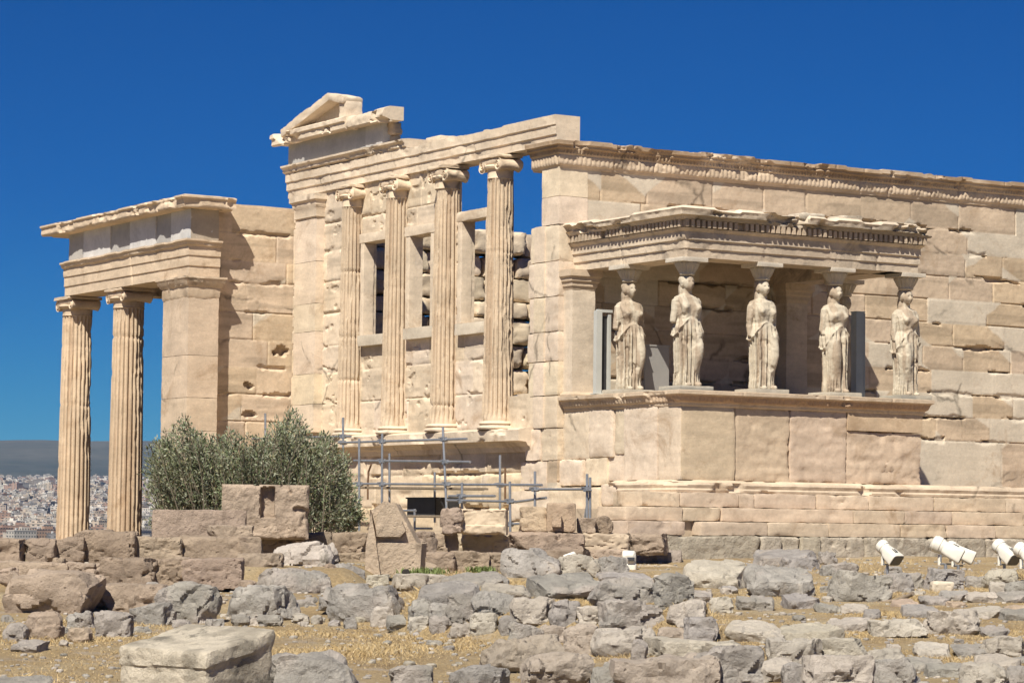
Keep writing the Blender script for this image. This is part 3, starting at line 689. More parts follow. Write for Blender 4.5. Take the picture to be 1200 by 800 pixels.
beam(mb, [(NX0, 18.35), (NX0, NY0), (NX1+.25, NY0)], [(.02, 5.86), (.06, 5.88), (.29, 5.86), (.32, 5.90), (.32, 6.03), (.36, 6.06), (.36, 6.10), (.24, 6.13)], .6, OLD*1.12, 75, .05, .04, .10, 1.3, .012, joints=[1.5, 3.2, 5.6, 8.3])
block(mb, NX0+.2, 4.6, 11.1, 17.6, 5.84, 6.08, 358, OLD, res=.4, bevel=.03)
mb.build('porch_roof', M_MARBLE, temple)

# ---- porch of the statues
mb = MB(); r0 = np.random.default_rng(12)
fx = [XP, 1.27, 2.46, 3.72, XE]
POD = OLD*1.06
for k in range(4):
    z1 = 1.33 if k < 3 else .98
    block(mb, fx[k]+.006, fx[k+1]-.006, -DP+[0, .03, .02, .035][k], -DP+.5, .04, z1, 400+k, tint(1, POD, .05, r0), res=.045, bevel=.03, rough=[.008, .02, .02, .03][k], chips=[.4, 1, 1, 1.3][k], nscale=2.5)
block(mb, fx[3]+.006, XE, -DP, -DP+.5, .985, 1.33, 405, POD*np.array([.98, .94, .88]), res=.05, bevel=.01, rough=.004)
for k, (y0, y1) in enumerate([(-DP+.01, -3.12), (-3.11, -2.05), (-2.04, -.02)]):
    block(mb, XP-[0, .015, -.04][k], XP+.4, y0, y1, .04, 1.33, 406+k, tint(1, WEST, .04, r0), res=.05, bevel=.02, rough=[.006, .012, .012][k], chips=.7)
block(mb, XE-.4, XE-.004, -DP+.51, 0, .04, 1.33, 410, POD, res=.1)
block(mb, XP+.35, XE-.35, -DP+.4, -.02, .9, 1.5, 411, POD, res=.3)
mb.build('podium', M_MARBLE, temple)
def egg(s, z): return .022*(np.abs(np.sin(s*math.pi/.095))-.5)*smooth(1.38, 1.40, z)*smooth(1.50, 1.48, z)
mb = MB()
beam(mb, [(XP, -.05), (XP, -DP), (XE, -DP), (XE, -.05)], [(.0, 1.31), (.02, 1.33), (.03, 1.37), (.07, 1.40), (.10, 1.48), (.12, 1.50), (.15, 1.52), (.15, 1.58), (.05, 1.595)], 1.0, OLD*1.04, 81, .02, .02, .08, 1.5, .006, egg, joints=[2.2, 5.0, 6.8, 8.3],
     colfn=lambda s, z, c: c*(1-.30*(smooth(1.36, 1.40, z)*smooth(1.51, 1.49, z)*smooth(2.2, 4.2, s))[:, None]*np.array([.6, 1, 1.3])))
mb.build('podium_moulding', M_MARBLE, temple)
for k, (x0, x1) in enumerate([(XP-.02, XP+.48), (XE-.48, XE+.02)]):
    mb = MB(); pillar_piece(mb, x0, x1, -.32, 0, [1.60, 3.56], 420+k, WEST*.92)
    rect_lathe(mb, x0, x1, -.32, 0, [(0, 3.55), (.01, 3.6), (.03, 3.62), (.03, 3.68), (.06, 3.71), (.06, 3.77), (.10, 3.80), (.10, 3.92)], OLD, 3, .05, .008)
    rect_lathe(mb, x0, x1, -.32, 0, [(.05, 1.595), (.05, 1.63), (.02, 1.66), (0, 1.68)], OLD, 3, .05, .006)
    mb.build('porch_pillar', M_MARBLE, temple)
A0 = .22
PA = [(XP+A0, .1), (XP+A0, -DP+A0), (XE-A0+.28, -DP+A0), (XE-A0+.28, .1)]
cr = lambda s, z, c: c*(1-(.20*smooth(2.6, 3.9, s)*smooth(9.0, 7.2, s)*(.45+.55*smooth(.38, .55, fbm(np.stack([s*.8, z*1.6, s*0], 1), 3, 44))))[:, None]*np.array([.9, 1, 1.05]))
mb = MB()
beam(mb, PA, [(0, 3.92), (0, 4.06), (.03, 4.075), (.03, 4.21), (.06, 4.225), (.06, 4.36), (.10, 4.39), (.12, 4.42)], .62, WEST*.93, 91, .04, .035, .07, 1.4, .010, joints=[1.7, 3.7, 5.4, 7.0, 7.9], colfn=cr)
mb.build('porch_architrave', M_CRUST, temple)
mb = MB()
def dent(A, B, step=.115):
    A = np.array(A); B = np.array(B); L = np.linalg.norm(B-A); d = (B-A)/L; N = np.array([d[1], -d[0]]); k = 0; s = .05; rd = np.random.default_rng(3)
    while s < L-.03:
        if rd.random() > .05:
            p = A+d*s-N*.02; a = np.abs(d)*.066+np.abs(N)*.10; boxm(mb, (p[0]+N[0]*.0, p[1]+N[1]*.0, 4.495), (a[0], a[1], .125), OLD*(.8+.2*rd.random()))
        s += step
beam(mb, PA, [(.0, 4.425), (.085, 4.44), (.085, 4.55), (.0, 4.555)], .1, OLD*.8, 97, .2)
dent((XP+A0-.13, .0), (XP+A0-.13, -DP+A0-.12)); dent((XP+A0-.12, -DP+A0-.13), (XE-A0+.40, -DP+A0-.13)); dent((XE-A0+.41, -DP+A0), (XE-A0+.41, 0))
mb.build('dentils', M_CRUST, temple, None)
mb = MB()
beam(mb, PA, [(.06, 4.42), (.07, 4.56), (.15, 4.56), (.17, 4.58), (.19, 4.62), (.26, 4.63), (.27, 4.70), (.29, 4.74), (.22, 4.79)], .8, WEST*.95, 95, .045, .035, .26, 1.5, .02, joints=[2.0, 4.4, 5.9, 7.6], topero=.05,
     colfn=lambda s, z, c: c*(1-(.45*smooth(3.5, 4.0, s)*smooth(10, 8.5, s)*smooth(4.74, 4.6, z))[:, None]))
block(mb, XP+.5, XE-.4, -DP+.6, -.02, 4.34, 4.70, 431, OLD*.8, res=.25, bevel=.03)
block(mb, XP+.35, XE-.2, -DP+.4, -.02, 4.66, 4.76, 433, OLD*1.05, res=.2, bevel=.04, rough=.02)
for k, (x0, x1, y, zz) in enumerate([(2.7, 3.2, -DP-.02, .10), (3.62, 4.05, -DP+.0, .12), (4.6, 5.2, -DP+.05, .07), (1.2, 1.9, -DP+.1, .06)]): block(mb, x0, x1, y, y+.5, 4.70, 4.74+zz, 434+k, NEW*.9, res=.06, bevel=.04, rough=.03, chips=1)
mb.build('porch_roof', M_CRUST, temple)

# ---- steps
STEP = OLD*np.array([1.08, 1.10, 1.12])
def course(name, xs, y, z0, z1, seed, col, mat=M_MARBLE, ragged=.02, yback=.9, dy=.02, **kw):
    mb = MB(); r0 = np.random.default_rng(seed)
    for k in range(len(xs)-1):
        if xs[k+1] is None or xs[k] is None: continue
        block(mb, xs[k]+.004, xs[k+1]-.004, y+r0.uniform(-dy, dy), y+yback, z0+.003, z1-.004, seed+k, tint(1, col, .05, r0), res=.045, **{**dict(bevel=.017, rough=.014, chips=2.0, nscale=2.6), **kw})
    return mb.build(name, mat, temple)
px2x = lambda us, y, v: [None if u is None else float(onp(1, y, u, v)[0]) for u in us]
mb = MB()
beam(mb, [(XP-.02, -1.8), (XP-.02, -DP-.0), (19.5, -DP-.0)], [(.04, -.17), (.16, -.17), (.17, -.13), (.15, -.10), (.17, -.04), (.15, .0), (.06, .03), (.02, .045)], .5, STEP, 98, .05, .03, .10, 1.3, .012, joints=[2.0, 3.2, 4.4, 6.6, 8.8, 10.6, 12.5], topero=.02)
mb.build('base_moulding', M_MARBLE, temple)
course('step', px2x([752, 797, 866, 884, 957, 1018, 1095, 1178, 1262, 1350, 1440, 1530, 1640, 1760], -4.05, 588), -4.05, -.43, -.17, 500, STEP)
course('step', px2x([733, 800, 846, 1000, 1060, 1116, 1200, 1290, 1380, 1470, 1560, 1660, 1770], -4.3, 604), -4.3, -.67, -.43, 520, STEP, dy=.012)
course('step', px2x([735, 803, None, 822, 900, 972, 1056, 1110, 1167, 1250, 1340, 1430, 1540, 1650, 1770], -4.5, 620), -4.5, -.91, -.67, 540, STEP*1.02, dy=.02)
course('foundation', px2x([783, 894, 918, 942, 964, 1016, 1036, 1115, 1158, 1215, 1290, 1370, 1460, 1560, 1660, 1770], -4.6, 640), -4.55, -1.4, -.91, 560, (.50, .44, .36), M_POROS, dy=.04, rough=.03, bevel=.04)
mb = MB(); block(mb, -.4, 19.5, -4.2, -.4, -1.5, -.45, 580, STEP*.8, res=.5); block(mb, .3, 19.5, -3.75, -.1, -.6, -.19, 581, STEP*.9, res=.5)
mb.build('platform', M_MARBLE, temple)

# ================================================================== STATUES
def caryatid_mesh(mirror, seed, arm=(.55, .45)):
    """one continuous draped figure, built from rings and limbs and fused"""
    r0 = np.random.default_rng(seed); mb = MB(); na = 120
    A = np.linspace(0, 2*math.pi, na, endpoint=False)
    keys = np.array([  # z, half width, half depth, x offset, y offset
        (0.0, .23, .20, 0, 0), (.04, .235, .205, 0, 0), (.25, .215, .195, 0, 0), (.55, .225, .20, .0, 0), (.85, .252, .205, .01, 0), (.98, .255, .205, .012, 0), (1.10, .225, .18, .012, .0),
        (1.20, .222, .165, .008, .0), (1.32, .238, .175, .004, -.005), (1.42, .25, .172, 0, -.005), (1.50, .262, .14, 0, .005), (1.55, .235, .115, 0, .012), (1.585, .165, .09, 0, .018), (1.61, .088, .078, 0, .02), (1.66, .070, .072, 0, .01), (1.74, .066, .072, 0, .0)])
    zs = np.concatenate([np.linspace(0, 1.5, 110), np.linspace(1.515, 1.74, 24)]); V = []
    cs = [np.interp(zs, keys[:, 0], keys[:, k]) for k in range(1, 5)]
    for k, z in enumerate(zs):
        a, d_, ox, oy = (c[k] for c in cs)
        ca, sa = np.cos(A), np.sin(A)
        x = a*np.sign(ca)*np.abs(ca)**.92; y = -d_*np.sign(sa)*np.abs(sa)**.92      # A = pi/2 faces front (-Y)
        # side of the straight (weight) leg: x<0 ; bent leg: x>0
        front = smooth(-.1, .5, sa); edge = .80+.37*np.clip(sa, 0, 1)**1.6-.05*ca+.04*smooth(0, -.6, sa)
        below = smooth(edge+.015, edge-.015, z)
        ph = A*9+1.2*np.sin(A*3+seed)+.5*np.sin(z*3); sharp = 1-np.abs(np.sin(ph/1.0))**.7
        straight = 1-front*smooth(-.12, .22, ca)*smooth(1.05, .9, z)*smooth(.04, .30, z)
        fold = -(.055*(.5+.5*np.cos(2*ph))+.04*sharp)*below*straight*smooth(1.2, .85, z)
        thigh = front*np.exp(-((ca-.42)/.34)**2)*(.075*np.exp(-((z-.62)/.26)**2)+.02)*below
        shin = -.035*front*np.exp(-((ca-.45)/.3)**2)*np.exp(-((z-.2)/.18)**2)
        up = (1-below)*smooth(1.60, 1.48, z)
        f2 = -.020*(1-np.abs(np.sin(A*9+z*5*np.cos(A)+seed*.7)))*up
        vneck = -.014*(1-np.abs(np.sin(z*34+2.2*np.cos(A*1)**2*6)))*up*front*smooth(1.15, 1.25, z)
        over = .018*up*smooth(1.2, 1.0, z) + .024*np.exp(-((z-edge-.012)/.022)**2)
        bust = .055*up*np.exp(-((z-1.37)/.065)**2)*(np.exp(-((ca-.45)/.22)**2)+np.exp(-((ca+.45)/.22)**2))*smooth(0, .4, sa)
        waist = -.014*np.exp(-((z-1.17)/.03)**2)
        o = fold+thigh+shin+f2*1.7+over+bust+waist
        n = np.stack([ca, -sa], 1)
        V.append(np.stack([ox+x+n[:, 0]*o, oy+y+n[:, 1]*o, np.full(na, z)], 1))
    V = np.concatenate(V); i = np.arange(na); j = (i+1) % na; m_ = len(zs)
    F = np.concatenate([np.stack([i+k*na, j+k*na, j+(k+1)*na, i+(k+1)*na], 1)[:, ::-1] for k in range(m_-1)])
    mb.add(V, [F, np.array([i]), np.array([i[::-1]+(m_-1)*na])])
    def ell(c, rad, n=28, fn=None):
        t = np.linspace(0, math.pi, n//2+1)[1:-1]; p = np.linspace(0, 2*math.pi, n, endpoint=False)
        T, Pp = np.meshgrid(t, p, indexing='ij'); U = np.stack([np.sin(T)*np.cos(Pp), np.sin(T)*np.sin(Pp), np.cos(T)], -1).reshape(-1, 3)
        U = np.concatenate([U, [[0, 0, 1], [0, 0, -1]]]); W = U*np.array(rad)
        if fn is not None: W = fn(U, W)
        k = len(t); F4 = []; ii = np.arange(n); jj = (ii+1) % n
        for q in range(k-1): F4.append(np.stack([ii+q*n, ii+(q+1)*n, jj+(q+1)*n, jj+q*n], 1))
        top, bot = k*n, k*n+1
        F3 = np.concatenate([np.stack([np.full(n, top), ii, jj], 1), np.stack([np.full(n, bot), jj+(k-1)*n, ii+(k-1)*n], 1)])
        mb.add(W+np.array(c), [np.concatenate(F4), F3])
    def face(U, W):
        W = W.copy(); x, y, z = U[:, 0], U[:, 1], U[:, 2]; fr = smooth(.2, .8, -y)
        g = lambda cx, cz, sx, sz: np.exp(-((x-cx)/sx)**2-((z-cz)/sz)**2)*fr
        W[:, 1] -= .040*g(0, -.12, .13, .20)+.012*g(0, .05, .10, .25)               # nose
        W[:, 1] += .032*(g(-.36, .10, .17, .10)+g(.36, .10, .17, .10))               # eye hollows
        W[:, 1] -= .007*(g(-.36, .09, .09, .05)+g(.36, .09, .09, .05))               # eyes
        W[:, 1] -= .010*(g(0, -.46, .20, .05)+g(0, -.57, .16, .05)); W[:, 1] += .014*g(0, -.515, .22, .025)   # mouth
        W[:, 1] -= .016*g(0, -.80, .25, .14)                                         # chin
        W[:, 1] += .02*smooth(.1, -.9, z)*smooth(.2, -.6, -y)
        W[:, 0] *= 1-.16*smooth(-.2, -.9, z)
        return W
    ell((0, -.03, 1.80), (.094, .120, .145), 44, face)
    ell((0, .03, 1.865), (.124, .13, .105), 30, lambda U, W: W*(1+.06*np.sin(np.arctan2(U[:, 1], U[:, 0])*14)[:, None]*smooth(.9, .3, np.abs(U[:, 2]))[:, None]))
    for sx in (-1, 1):
        ell((sx*.092, .01, 1.82), (.034, .075, .09), 16); ell((sx*.10, .0, 1.79), (.022, .03, .04), 12)
        ell((sx*.085, .05, 1.66), (.036, .045, .14), 16); ell((sx*.13, -.07, 1.50), (.018, .02, .09), 14)
    ell((0, .085, 1.68), (.105, .075, .20), 20); ell((0, .12, 1.45), (.10, .06, .16), 18)
    for sx, ln in zip((-1, 1), arm):                                                # arms broken off below
        P0 = np.array([sx*.212, .01, 1.475]); P1 = np.array([sx*.258, .015, 1.475-min(ln, .36)]); n_ = 14
        for k in range(n_):
            f = k/(n_-1); p = P0+(P1-P0)*f; rr_ = .072*(1-.22*f); ell(p, (rr_, rr_, .05), 14)
        if ln > .40:
            P2 = P1+np.array([sx*.0, -.03, -(ln-.36)])
            for k in range(10): f = k/9; ell(P1+(P2-P1)*f, (.054-.012*f, .054-.012*f, .04), 12)
    ell((.10, -.215, .025), (.05, .06, .045), 14); ell((-.09, -.20, .02), (.05, .06, .04), 14)
    V = np.concatenate(mb.V); F = [np.concatenate(v) for v in mb.F.values()]
    tmp = mesh_obj('figure', V, F, M_STATUE, smooth_deg=180)
    md = tmp.modifiers.new('r', 'REMESH'); md.mode = 'VOXEL'; md.voxel_size = .0092
    dg = bpy.context.evaluated_depsgraph_get(); me = tmp.evaluated_get(dg).to_mesh()
    nv = len(me.vertices); co_ = np.zeros(nv*3, np.float32); me.vertices.foreach_get('co', co_); co_ = co_.reshape(-1, 3).astype(float)
    no_ = np.zeros(nv*3, np.float32); me.vertices.foreach_get('normal', no_); no_ = no_.reshape(-1, 3)
    nl = len(me.loops); li = np.zeros(nl, np.int32); me.loops.foreach_get('vertex_index', li)
    lt = np.zeros(len(me.polygons), np.int32); me.polygons.foreach_get('loop_total', lt)
    assert (lt == 4).all(); Fq = li.reshape(-1, 4)
    bpy.data.objects.remove(tmp)
    co_ = co_+no_*((fbm(co_*14+seed, 4, seed)-.5)*.016)[:, None]-no_*(np.maximum(fbm(co_*5+seed, 3, seed+4)-.62, 0)*.12)[:, None]
    if mirror: co_[:, 0] *= -1; Fq = Fq[:, ::-1]
    c = np.array((.53, .465, .37))*(.90+.2*fbm(co_*6, 3, seed))[:, None]
    d = smooth(.48, .60, fbm(co_*np.array([9, 9, 1.4])+seed, 4, seed+9))[:, None]; c = c*(1-d*.32*np.array([.8, 1, 1.1]))
    return co_, Fq, c
CXS = [.53+1.627*k for k in range(4)]; CYF, CYB = -3.36, -1.54
specs = [(CXS[0], CYB, False, 1, (.36, .30), 'woman statue on the left flank of the porch, between corner statue and pillar'),
         (CXS[0], CYF, False, 2, (.34, .34), 'woman statue on the near corner of the porch, directly under the roof corner'),
         (CXS[1], CYF, False, 3, (.52, .32), 'woman statue second along the porch front, before the darkest part of the interior'),
         (CXS[2], CYF, True, 4, (.34, .42), 'woman statue third along the porch front, half hiding the shaded statue'),
         (CXS[3], CYF, True, 5, (.36, .46), 'woman statue at the right end of the porch front, against the sunlit wall'),
         (CXS[3], CYB, True, 6, (.34, .36), 'shaded woman statue deep in the porch, mostly hidden behind the third front statue')]
for (x, y, mir, sd, arm, lab) in specs:
    z0 = 1.68
    st = empty('caryatid', (x, y, z0-.09), lab, 'statue', 'woman statues carrying the porch roof')
    Vs, Fs, Cs = caryatid_mesh(mir, sd, arm)
    sc_ = 1.0
    mesh_obj('figure', Vs*np.array([1.07, 1.05, sc_])+np.array([x, y, z0]), [Fs], M_STATUE, st, Cs, 180)
    mb = MB(); block(mb, x-.36, x+.36, y-.33, y+.33, z0-.09, z0, 450+sd, (.46, .42, .35), res=.06, bevel=.012, rough=.006); mb.build('plinth', M_STATUE, st)
    mb = MB(); lathe(mb, x, y+.0, [(.115, z0+1.93), (.14, z0+1.955), (.135, z0+1.98), (.15, z0+2.02), (.185, z0+2.09), (.215, z0+2.14), (.205, z0+2.17)], 48, (.50, .44, .355), lambda th, z: .016*np.sin(th*14)*(z > z0+2.0)*(z < z0+2.15), sd, .012)
    block(mb, x-.275, x+.275, y-.255, y+.275, z0+2.165, 3.925, 460+sd, (.56, .50, .42), res=.06, bevel=.008, rough=.005)
    mb.build('capital', M_STATUE, st)
# modern steel supports and a panel standing inside the porch
def upright(name, x, y, wx, wy, z0, z1, mat, label, cat, frame=False):
    mb = MB()
    boxm(mb, (x, y, (z0+z1)/2), (wx, wy, z1-z0)); boxm(mb, (x, y, z0+.01), (wx+.12, wy+.12, .02)); boxm(mb, (x, y, z1+.008), (wx+.02, wy+.02, .016))
    for sx in (-1, 1): boxm(mb, (x+sx*wx*.5, y-wy*.5, (z0+z1)/2), (.02, .02, z1-z0-.03))
    return tag(mb.build(name, mat, None, None, loc=(x, y, z0)), label, cat)
p = onp(1, -2.3, 1005, 465); upright('steel_post', p[0], -2.3, .19, .16, 1.59, onp(1, -2.3, 1005, 366)[2], M_POST, 'blue grey square steel post standing on the porch between the two rightmost statues', 'post')
p = onp(1, -1.35, 769, 458); pz = onp(1, -1.35, 769, 405)[2]
mb = MB(); boxm(mb, (p[0], -1.35, (1.6+pz)/2), (.52, .05, pz-1.6)); boxm(mb, (p[0], -1.35, pz), (.55, .08, .03))
for sx in (-1, 1): boxm(mb, (p[0]+sx*.22, -1.3, 1.62), (.06, .3, .04))
tag(mb.build('panel', M_PANEL, None, None, loc=(p[0], -1.35, 1.6)), 'plain grey upright panel inside the porch between the two left statues', 'panel')
q = onp(1, -1.15, 701, 460); qz = onp(1, -1.15, 701, 364)[2]
fr_ = empty('barrier_stand', (q[0], -1.15, 1.6), 'narrow pale metal stand of two posts with a dark gap, beside the left porch pillar', 'stand')
mb = MB(); boxm(mb, (q[0]-.02, -1.15, (1.6+qz)/2), (.12, .10, qz-1.6), (1, 1, 1)); boxm(mb, (q[0]-.02, -1.15, 1.61), (.2, .18, .02)); mb.build('post', M_PALEPOST, fr_, None)
mb = MB(); boxm(mb, (q[0]+.22, -1.15, (1.6+qz)/2-.03), (.045, .07, qz-1.66)); boxm(mb, (q[0]+.22, -1.15, 1.61), (.1, .14, .02)); mb.build('post', M_PALEPOST, fr_, None)
mb = MB(); boxm(mb, (q[0]+.12, -1.10, (1.6+qz)/2-.04), (.15, .03, qz-1.7)); mb.build('gap_shade', M_DARK, fr_, None)  # dark strip stands in for the shade in the gap between the posts
mb = MB(); boxm(mb, (q[0]+.12, -1.14, qz+.0), (.32, .07, .05)); mb.build('top_rail', M_PALEPOST, fr_, None)

# ================================================================== BLOCKS AND BOULDERS
GREY, PALE, PORO, PINK, TAN = (.415, .385, .352), (.50, .45, .385), (.385, .30, .23), (.47, .37, .285), (.56, .45, .33)
KIND = {'g': (GREY, M_LIME), 'w': (PALE, M_PALE), 'p': (PORO, M_POROS), 'k': (PINK, M_POROS), 't': (TAN, M_MARBLE), 'r': ((.46, .39, .33), M_POROS), 'm': ((.58, .51, .41), M_MARBLE)}
_rs = [1000]
def rock(x0, y0, x1, y1, kind, label, name='boulder', cat=None, D=None, group=None, shape='b', yaw=None, tilt=0.0, dep=None, bury=.12, light=1.0):
    _rs[0] += 1; sd = _rs[0]; r0 = np.random.default_rng(sd); cx = (x0+x1)/2
    if D is None: D = depth_at(cx, y1-1)
    wd = (x1-x0)/FPX*D; hg = (y1-y0)/FPX*D
    if dep is None: dep = float(np.clip(wd*.62, .22, .9))
    full = hg*(1+bury)+.02; tup = 0.0
    if shape == 'f':
        dep = float(np.clip(wd*.85, .35, 1.1)); th_ = hg*.55; tup = math.asin(min(.42, (hg-th_*.8)/dep)); full = th_+.05
    lim = dict(b=dict(round_=.62, facets=16, bevel=.05*min(wd, full), rough=.042*min(1, wd+.2), nscale=3.0/max(wd, .3), chips=.6),
               f=dict(round_=.45, facets=12, bevel=.16*full, rough=.06*full+.012, nscale=2.6/max(wd, .3)),
               q=dict(round_=.12, facets=9, bevel=.08*min(wd, full), rough=.042, nscale=3.4, chips=1.6),
               w=dict(round_=0, facets=4, bevel=.045, rough=.045, nscale=3.0, chips=2.0),
              c=dict(round_=0, facets=2, bevel=.03, rough=.022, nscale=3.2, chips=1.6))[shape]
    P, F = stone((wd*(1.06 if shape == 'b' else 1.0), dep, full*(1.08 if shape == 'b' else 1)), sd, res=float(np.clip(wd/30, .018, .055)), **lim)
    if tup: P = rotaxis(P, (1, 0, 0), tup)
    if tilt: P = rotaxis(P, (0, 1, 0), tilt)
    P = rotz(P, -YAW+(r0.uniform(-.25, .25) if yaw is None else yaw))
    c = at(cx, (y0+y1)/2, D); c = c+np.array([FH[0], FH[1], 0])*dep*.42; c[2] -= hg*bury*.5
    base, mat = KIND[kind]; n3 = fbm(P*1.1+sd, 3, sd)
    col = tint(1, base, .10, r0)*light; col = col[None]*(.86+.28*n3)[:, None]
    if kind == 'g':
        t = smooth(.50, .66, fbm(P*2.0+sd*2, 3, sd+3))[:, None]; col = col*(1-t)+np.array((.47, .42, .38))*t
    loc = (c[0], c[1], c[2]+P[:, 2].min())
    o = mesh_obj(name, P+c, F, mat, None, col, 32, loc=loc)
    return tag(o, label, cat or name.replace('_', ' '), group)
GA = 'poros blocks of the low retaining wall'
def wall_block(x0, y0, x1, y1, D, lab, kind='p', shape='w', **kw): return rock(x0-2, y0-.5, x1+2, y1+1, kind, lab, 'stone_block', 'stone block', D, GA, shape, yaw=random.uniform(-.06, .06), bury=.06, **kw)
# upper course, from the left edge to the temple steps
top = [(-30, 632, 30, 661, 'leftmost block of the top course of the low wall, cut by the photo edge'), (30, 632, 62, 660, 'short block in the top course of the low wall, a dark hollow in its face'), (60, 630, 96, 659, 'pale block in the top course of the low wall, below the left temple column'),
       (90, 623, 158, 659, 'taller dark faced block of the top course, right below the second temple column'), (152, 630, 212, 657, 'block with a dark cavity in the top course of the low wall'), (210, 630, 304, 656, 'long pinkish block in the top course, under the two stacked slabs')]
for k, t in enumerate(top): wall_block(*t[:4], 37.2+.15*k, t[4], kind='p' if k != 4 else 'k')
top2 = [(305, 626, 353, 650, 'smooth block of the top course, under the right end of the slotted block'), (354, 625, 386, 648, 'short block in the top course just right of the slotted block'), (386, 625, 431, 648, 'smooth block in the top course directly left of the tall stele fragment'),
        (489, 624, 509, 648, 'small block wedged right of the tall stele fragment'), (509, 625, 535, 648, 'small pitted block between the stele fragment and the framed block'), (535, 626, 594, 648, 'pale block under the framed block, in the top wall course'),
        (594, 625, 684, 648, 'long dark topped block under the block with the square boss'), (684, 626, 735, 647, 'smooth tan block of the top course left of the temple steps'), (735, 626, 783, 647, 'pinkish end block of the top course, touching the temple foundation')]
for k, t in enumerate(top2): wall_block(*t[:4], 41.6+.55*k, t[4], kind='t' if k in (5, 7) else 'p', light=.9 if k in (5, 7) else 1.06)
low = [(-20, 660, 80, 681, 36.0, 'flat topped block behind the huge pink boulder, second course'), (80, 660, 118, 678, 36.0, 'squared block with a clean corner, second course near the left edge'), (0, 667, 18, 684, 34.4, 'small rounded lump on the huge pink boulder at the left edge'),
       (118, 655, 184, 689, 35.2, 'rounded brown block, middle of the second course at left'), (175, 656, 222, 689, 35.4, 'pitted dark block in the second course, above the tall grey boulder'), (212, 655, 281, 686, 35.4, 'dark fronted block overhanging the tall grey boulder'),
       (279, 650, 328, 684, 36.6, 'pinkish squared block left of the pale grey boulder on the wall'),
       (104, 687, 190, 722, 32.6, 'sunlit yellowish block set back under the second course'),
       (501, 648, 531, 672, 42.3, 'squat pale block low in the wall right of the stele fragment'), (529, 648, 572, 672, 42.4, 'squared block with weeds at its foot, second course in the middle'), (570, 648, 592, 672, 42.5, 'short porous block left of the long grey boulder, second course'),
       (640, 645, 692, 660, 44.2, 'tan block in shade under the long dark topped block'), (690, 645, 735, 660, 45.0, 'pinkish block behind the white boxed lamp'), (385, 648, 430, 668, 42.6, 'dark brick sized block in shade left of the stele fragment')]
for t in low: wall_block(*t[:5], t[5], kind='k' if 'pink' in t[5] else 'p')
# single blocks standing on the wall
GB = 'ancient blocks set on the wall'
def placed(x0, y0, x1, y1, D, lab, kind='p', shape='c', name='stone_block', yaw=0, **kw): return rock(x0, y0, x1, y1, kind, lab, name, 'stone block', D, GB, shape, yaw=yaw, bury=.03, **kw)
placed(175, 598, 285, 632, 39.6, 'wide porous slab lying on the wall in front of the olive bush', 'k', dep=.9, yaw=.1)
placed(243, 617, 297, 632, 38.4, 'small rough slab leaning at the front of the wide porous slab', 'k', 'q', dep=.4, light=.9)
# slotted block: body built round a real recess
D = 41.3; P0 = at(259, 630, D); S = D/FPX
def framed(x0, y0, x1, y1, D, slot, name, lab, kind, dep, recess, yaw=0, group=GB, seed=0):
    base, mat = KIND[kind]; S = D/FPX; h = (y1-y0)*S; w_ = (x1-x0)*S; a, b_, c_, d_ = (slot[0]-x0)*S, (slot[2]-x0)*S, (y1-slot[3])*S, (y1-slot[1])*S
    def fn(u, v):
        q = np.stack([u*6, v*6, u*0+seed], 1); n1 = fbm(q, 4, seed)-.5; n2 = fbm(q*3, 3, seed+4)-.5
        ins = np.minimum(np.minimum(u-a, b_-u), np.minimum(v-c_, d_-v))+n2*.03
        e = np.minimum(np.minimum(u, w_-u), np.minimum(v, h-v))+n1*.08
        d = -recess*smooth(-.006, .012, ins)+.05*n1+.03*n2-.07*smooth(.05, -.03, e)-.06*smooth(.56, .62, fbm(q*.5, 3, seed+9))*smooth(0, .1, u-b_)
        col = np.array(base)[None]*(.88+.24*fbm(q*.6, 3, seed+2))[:, None]
        return d, col, e > -.012
    c = at(x0, y1, D); U = np.array([math.cos(-YAW+yaw), math.sin(-YAW+yaw), 0]); N = np.array([U[1], -U[0], 0])
    o = relief(name, c, U, N, w_, h, .017, fn, mat, None, dep, 35)
    o.data.transform(Matrix.Translation(-Vector(c))); o.location = c
    return tag(o, lab, 'stone block', group)
framed(259, 567, 361, 631, 41.3, (304, 570, 321, 606), 'stone_block', 'large reddish block with a dark vertical slot, in front of the olive bush', 'k', .7, .16, .06, seed=1)
framed(533, 596, 593, 626, 43.6, (542, 598, 591, 615), 'stone_block', 'pale block with a shallow framed panel, standing on the wall near the scaffold', 't', .6, .03, -.05, seed=20)
rock(517, 597, 542, 624, 'p', 'broken pointed lump at the left end of the framed block', 'stone_block', 'stone block', 43.5, GB, 'b', yaw=0, bury=.02)
# block with a boss
D = 45.0; S = D/FPX; c = at(641, 623, D); mb = MB(); colb = np.array((.50, .375, .27))
P, F = stone((34*S, .55, 34*S), 951, res=.035, bevel=.045, rough=.008, nscale=3, chips=.8); mb.add(rotz(P, .0)+np.array([16.5*S, .27, 17.3*S]), F, colb)
P, F = stone((34*S, .40, 30*S), 952, res=.035, bevel=.06, rough=.03, nscale=3, chips=1.2); mb.add(P+np.array([-15.5*S, .32, 14.5*S]), F, np.array((.60, .47, .335)))
for k in range(len(mb.V)): mb.V[k] = rotz(mb.V[k], -YAW)+c
sb = mb.build('stone_block', M_POROS, None, 45, loc=c); tag(sb, 'tan block with a square lifting boss on its face, on the wall near the scaffold', 'stone block', GB)
mb = MB(); P, F = stone((11*S, .14, 16*S), 953, res=.02, bevel=.02, rough=.006); mb.add(rotz(P+np.array([11*S, -.07, 14*S]), -YAW)+c, F, colb*1.08); mb.build('boss', M_POROS, sb)
rock(676, 607, 699, 624, 'p', 'low tan block right of the block with the square boss', 'stone_block', 'stone block', 45.6, GB, 'c', yaw=0, bury=.02)
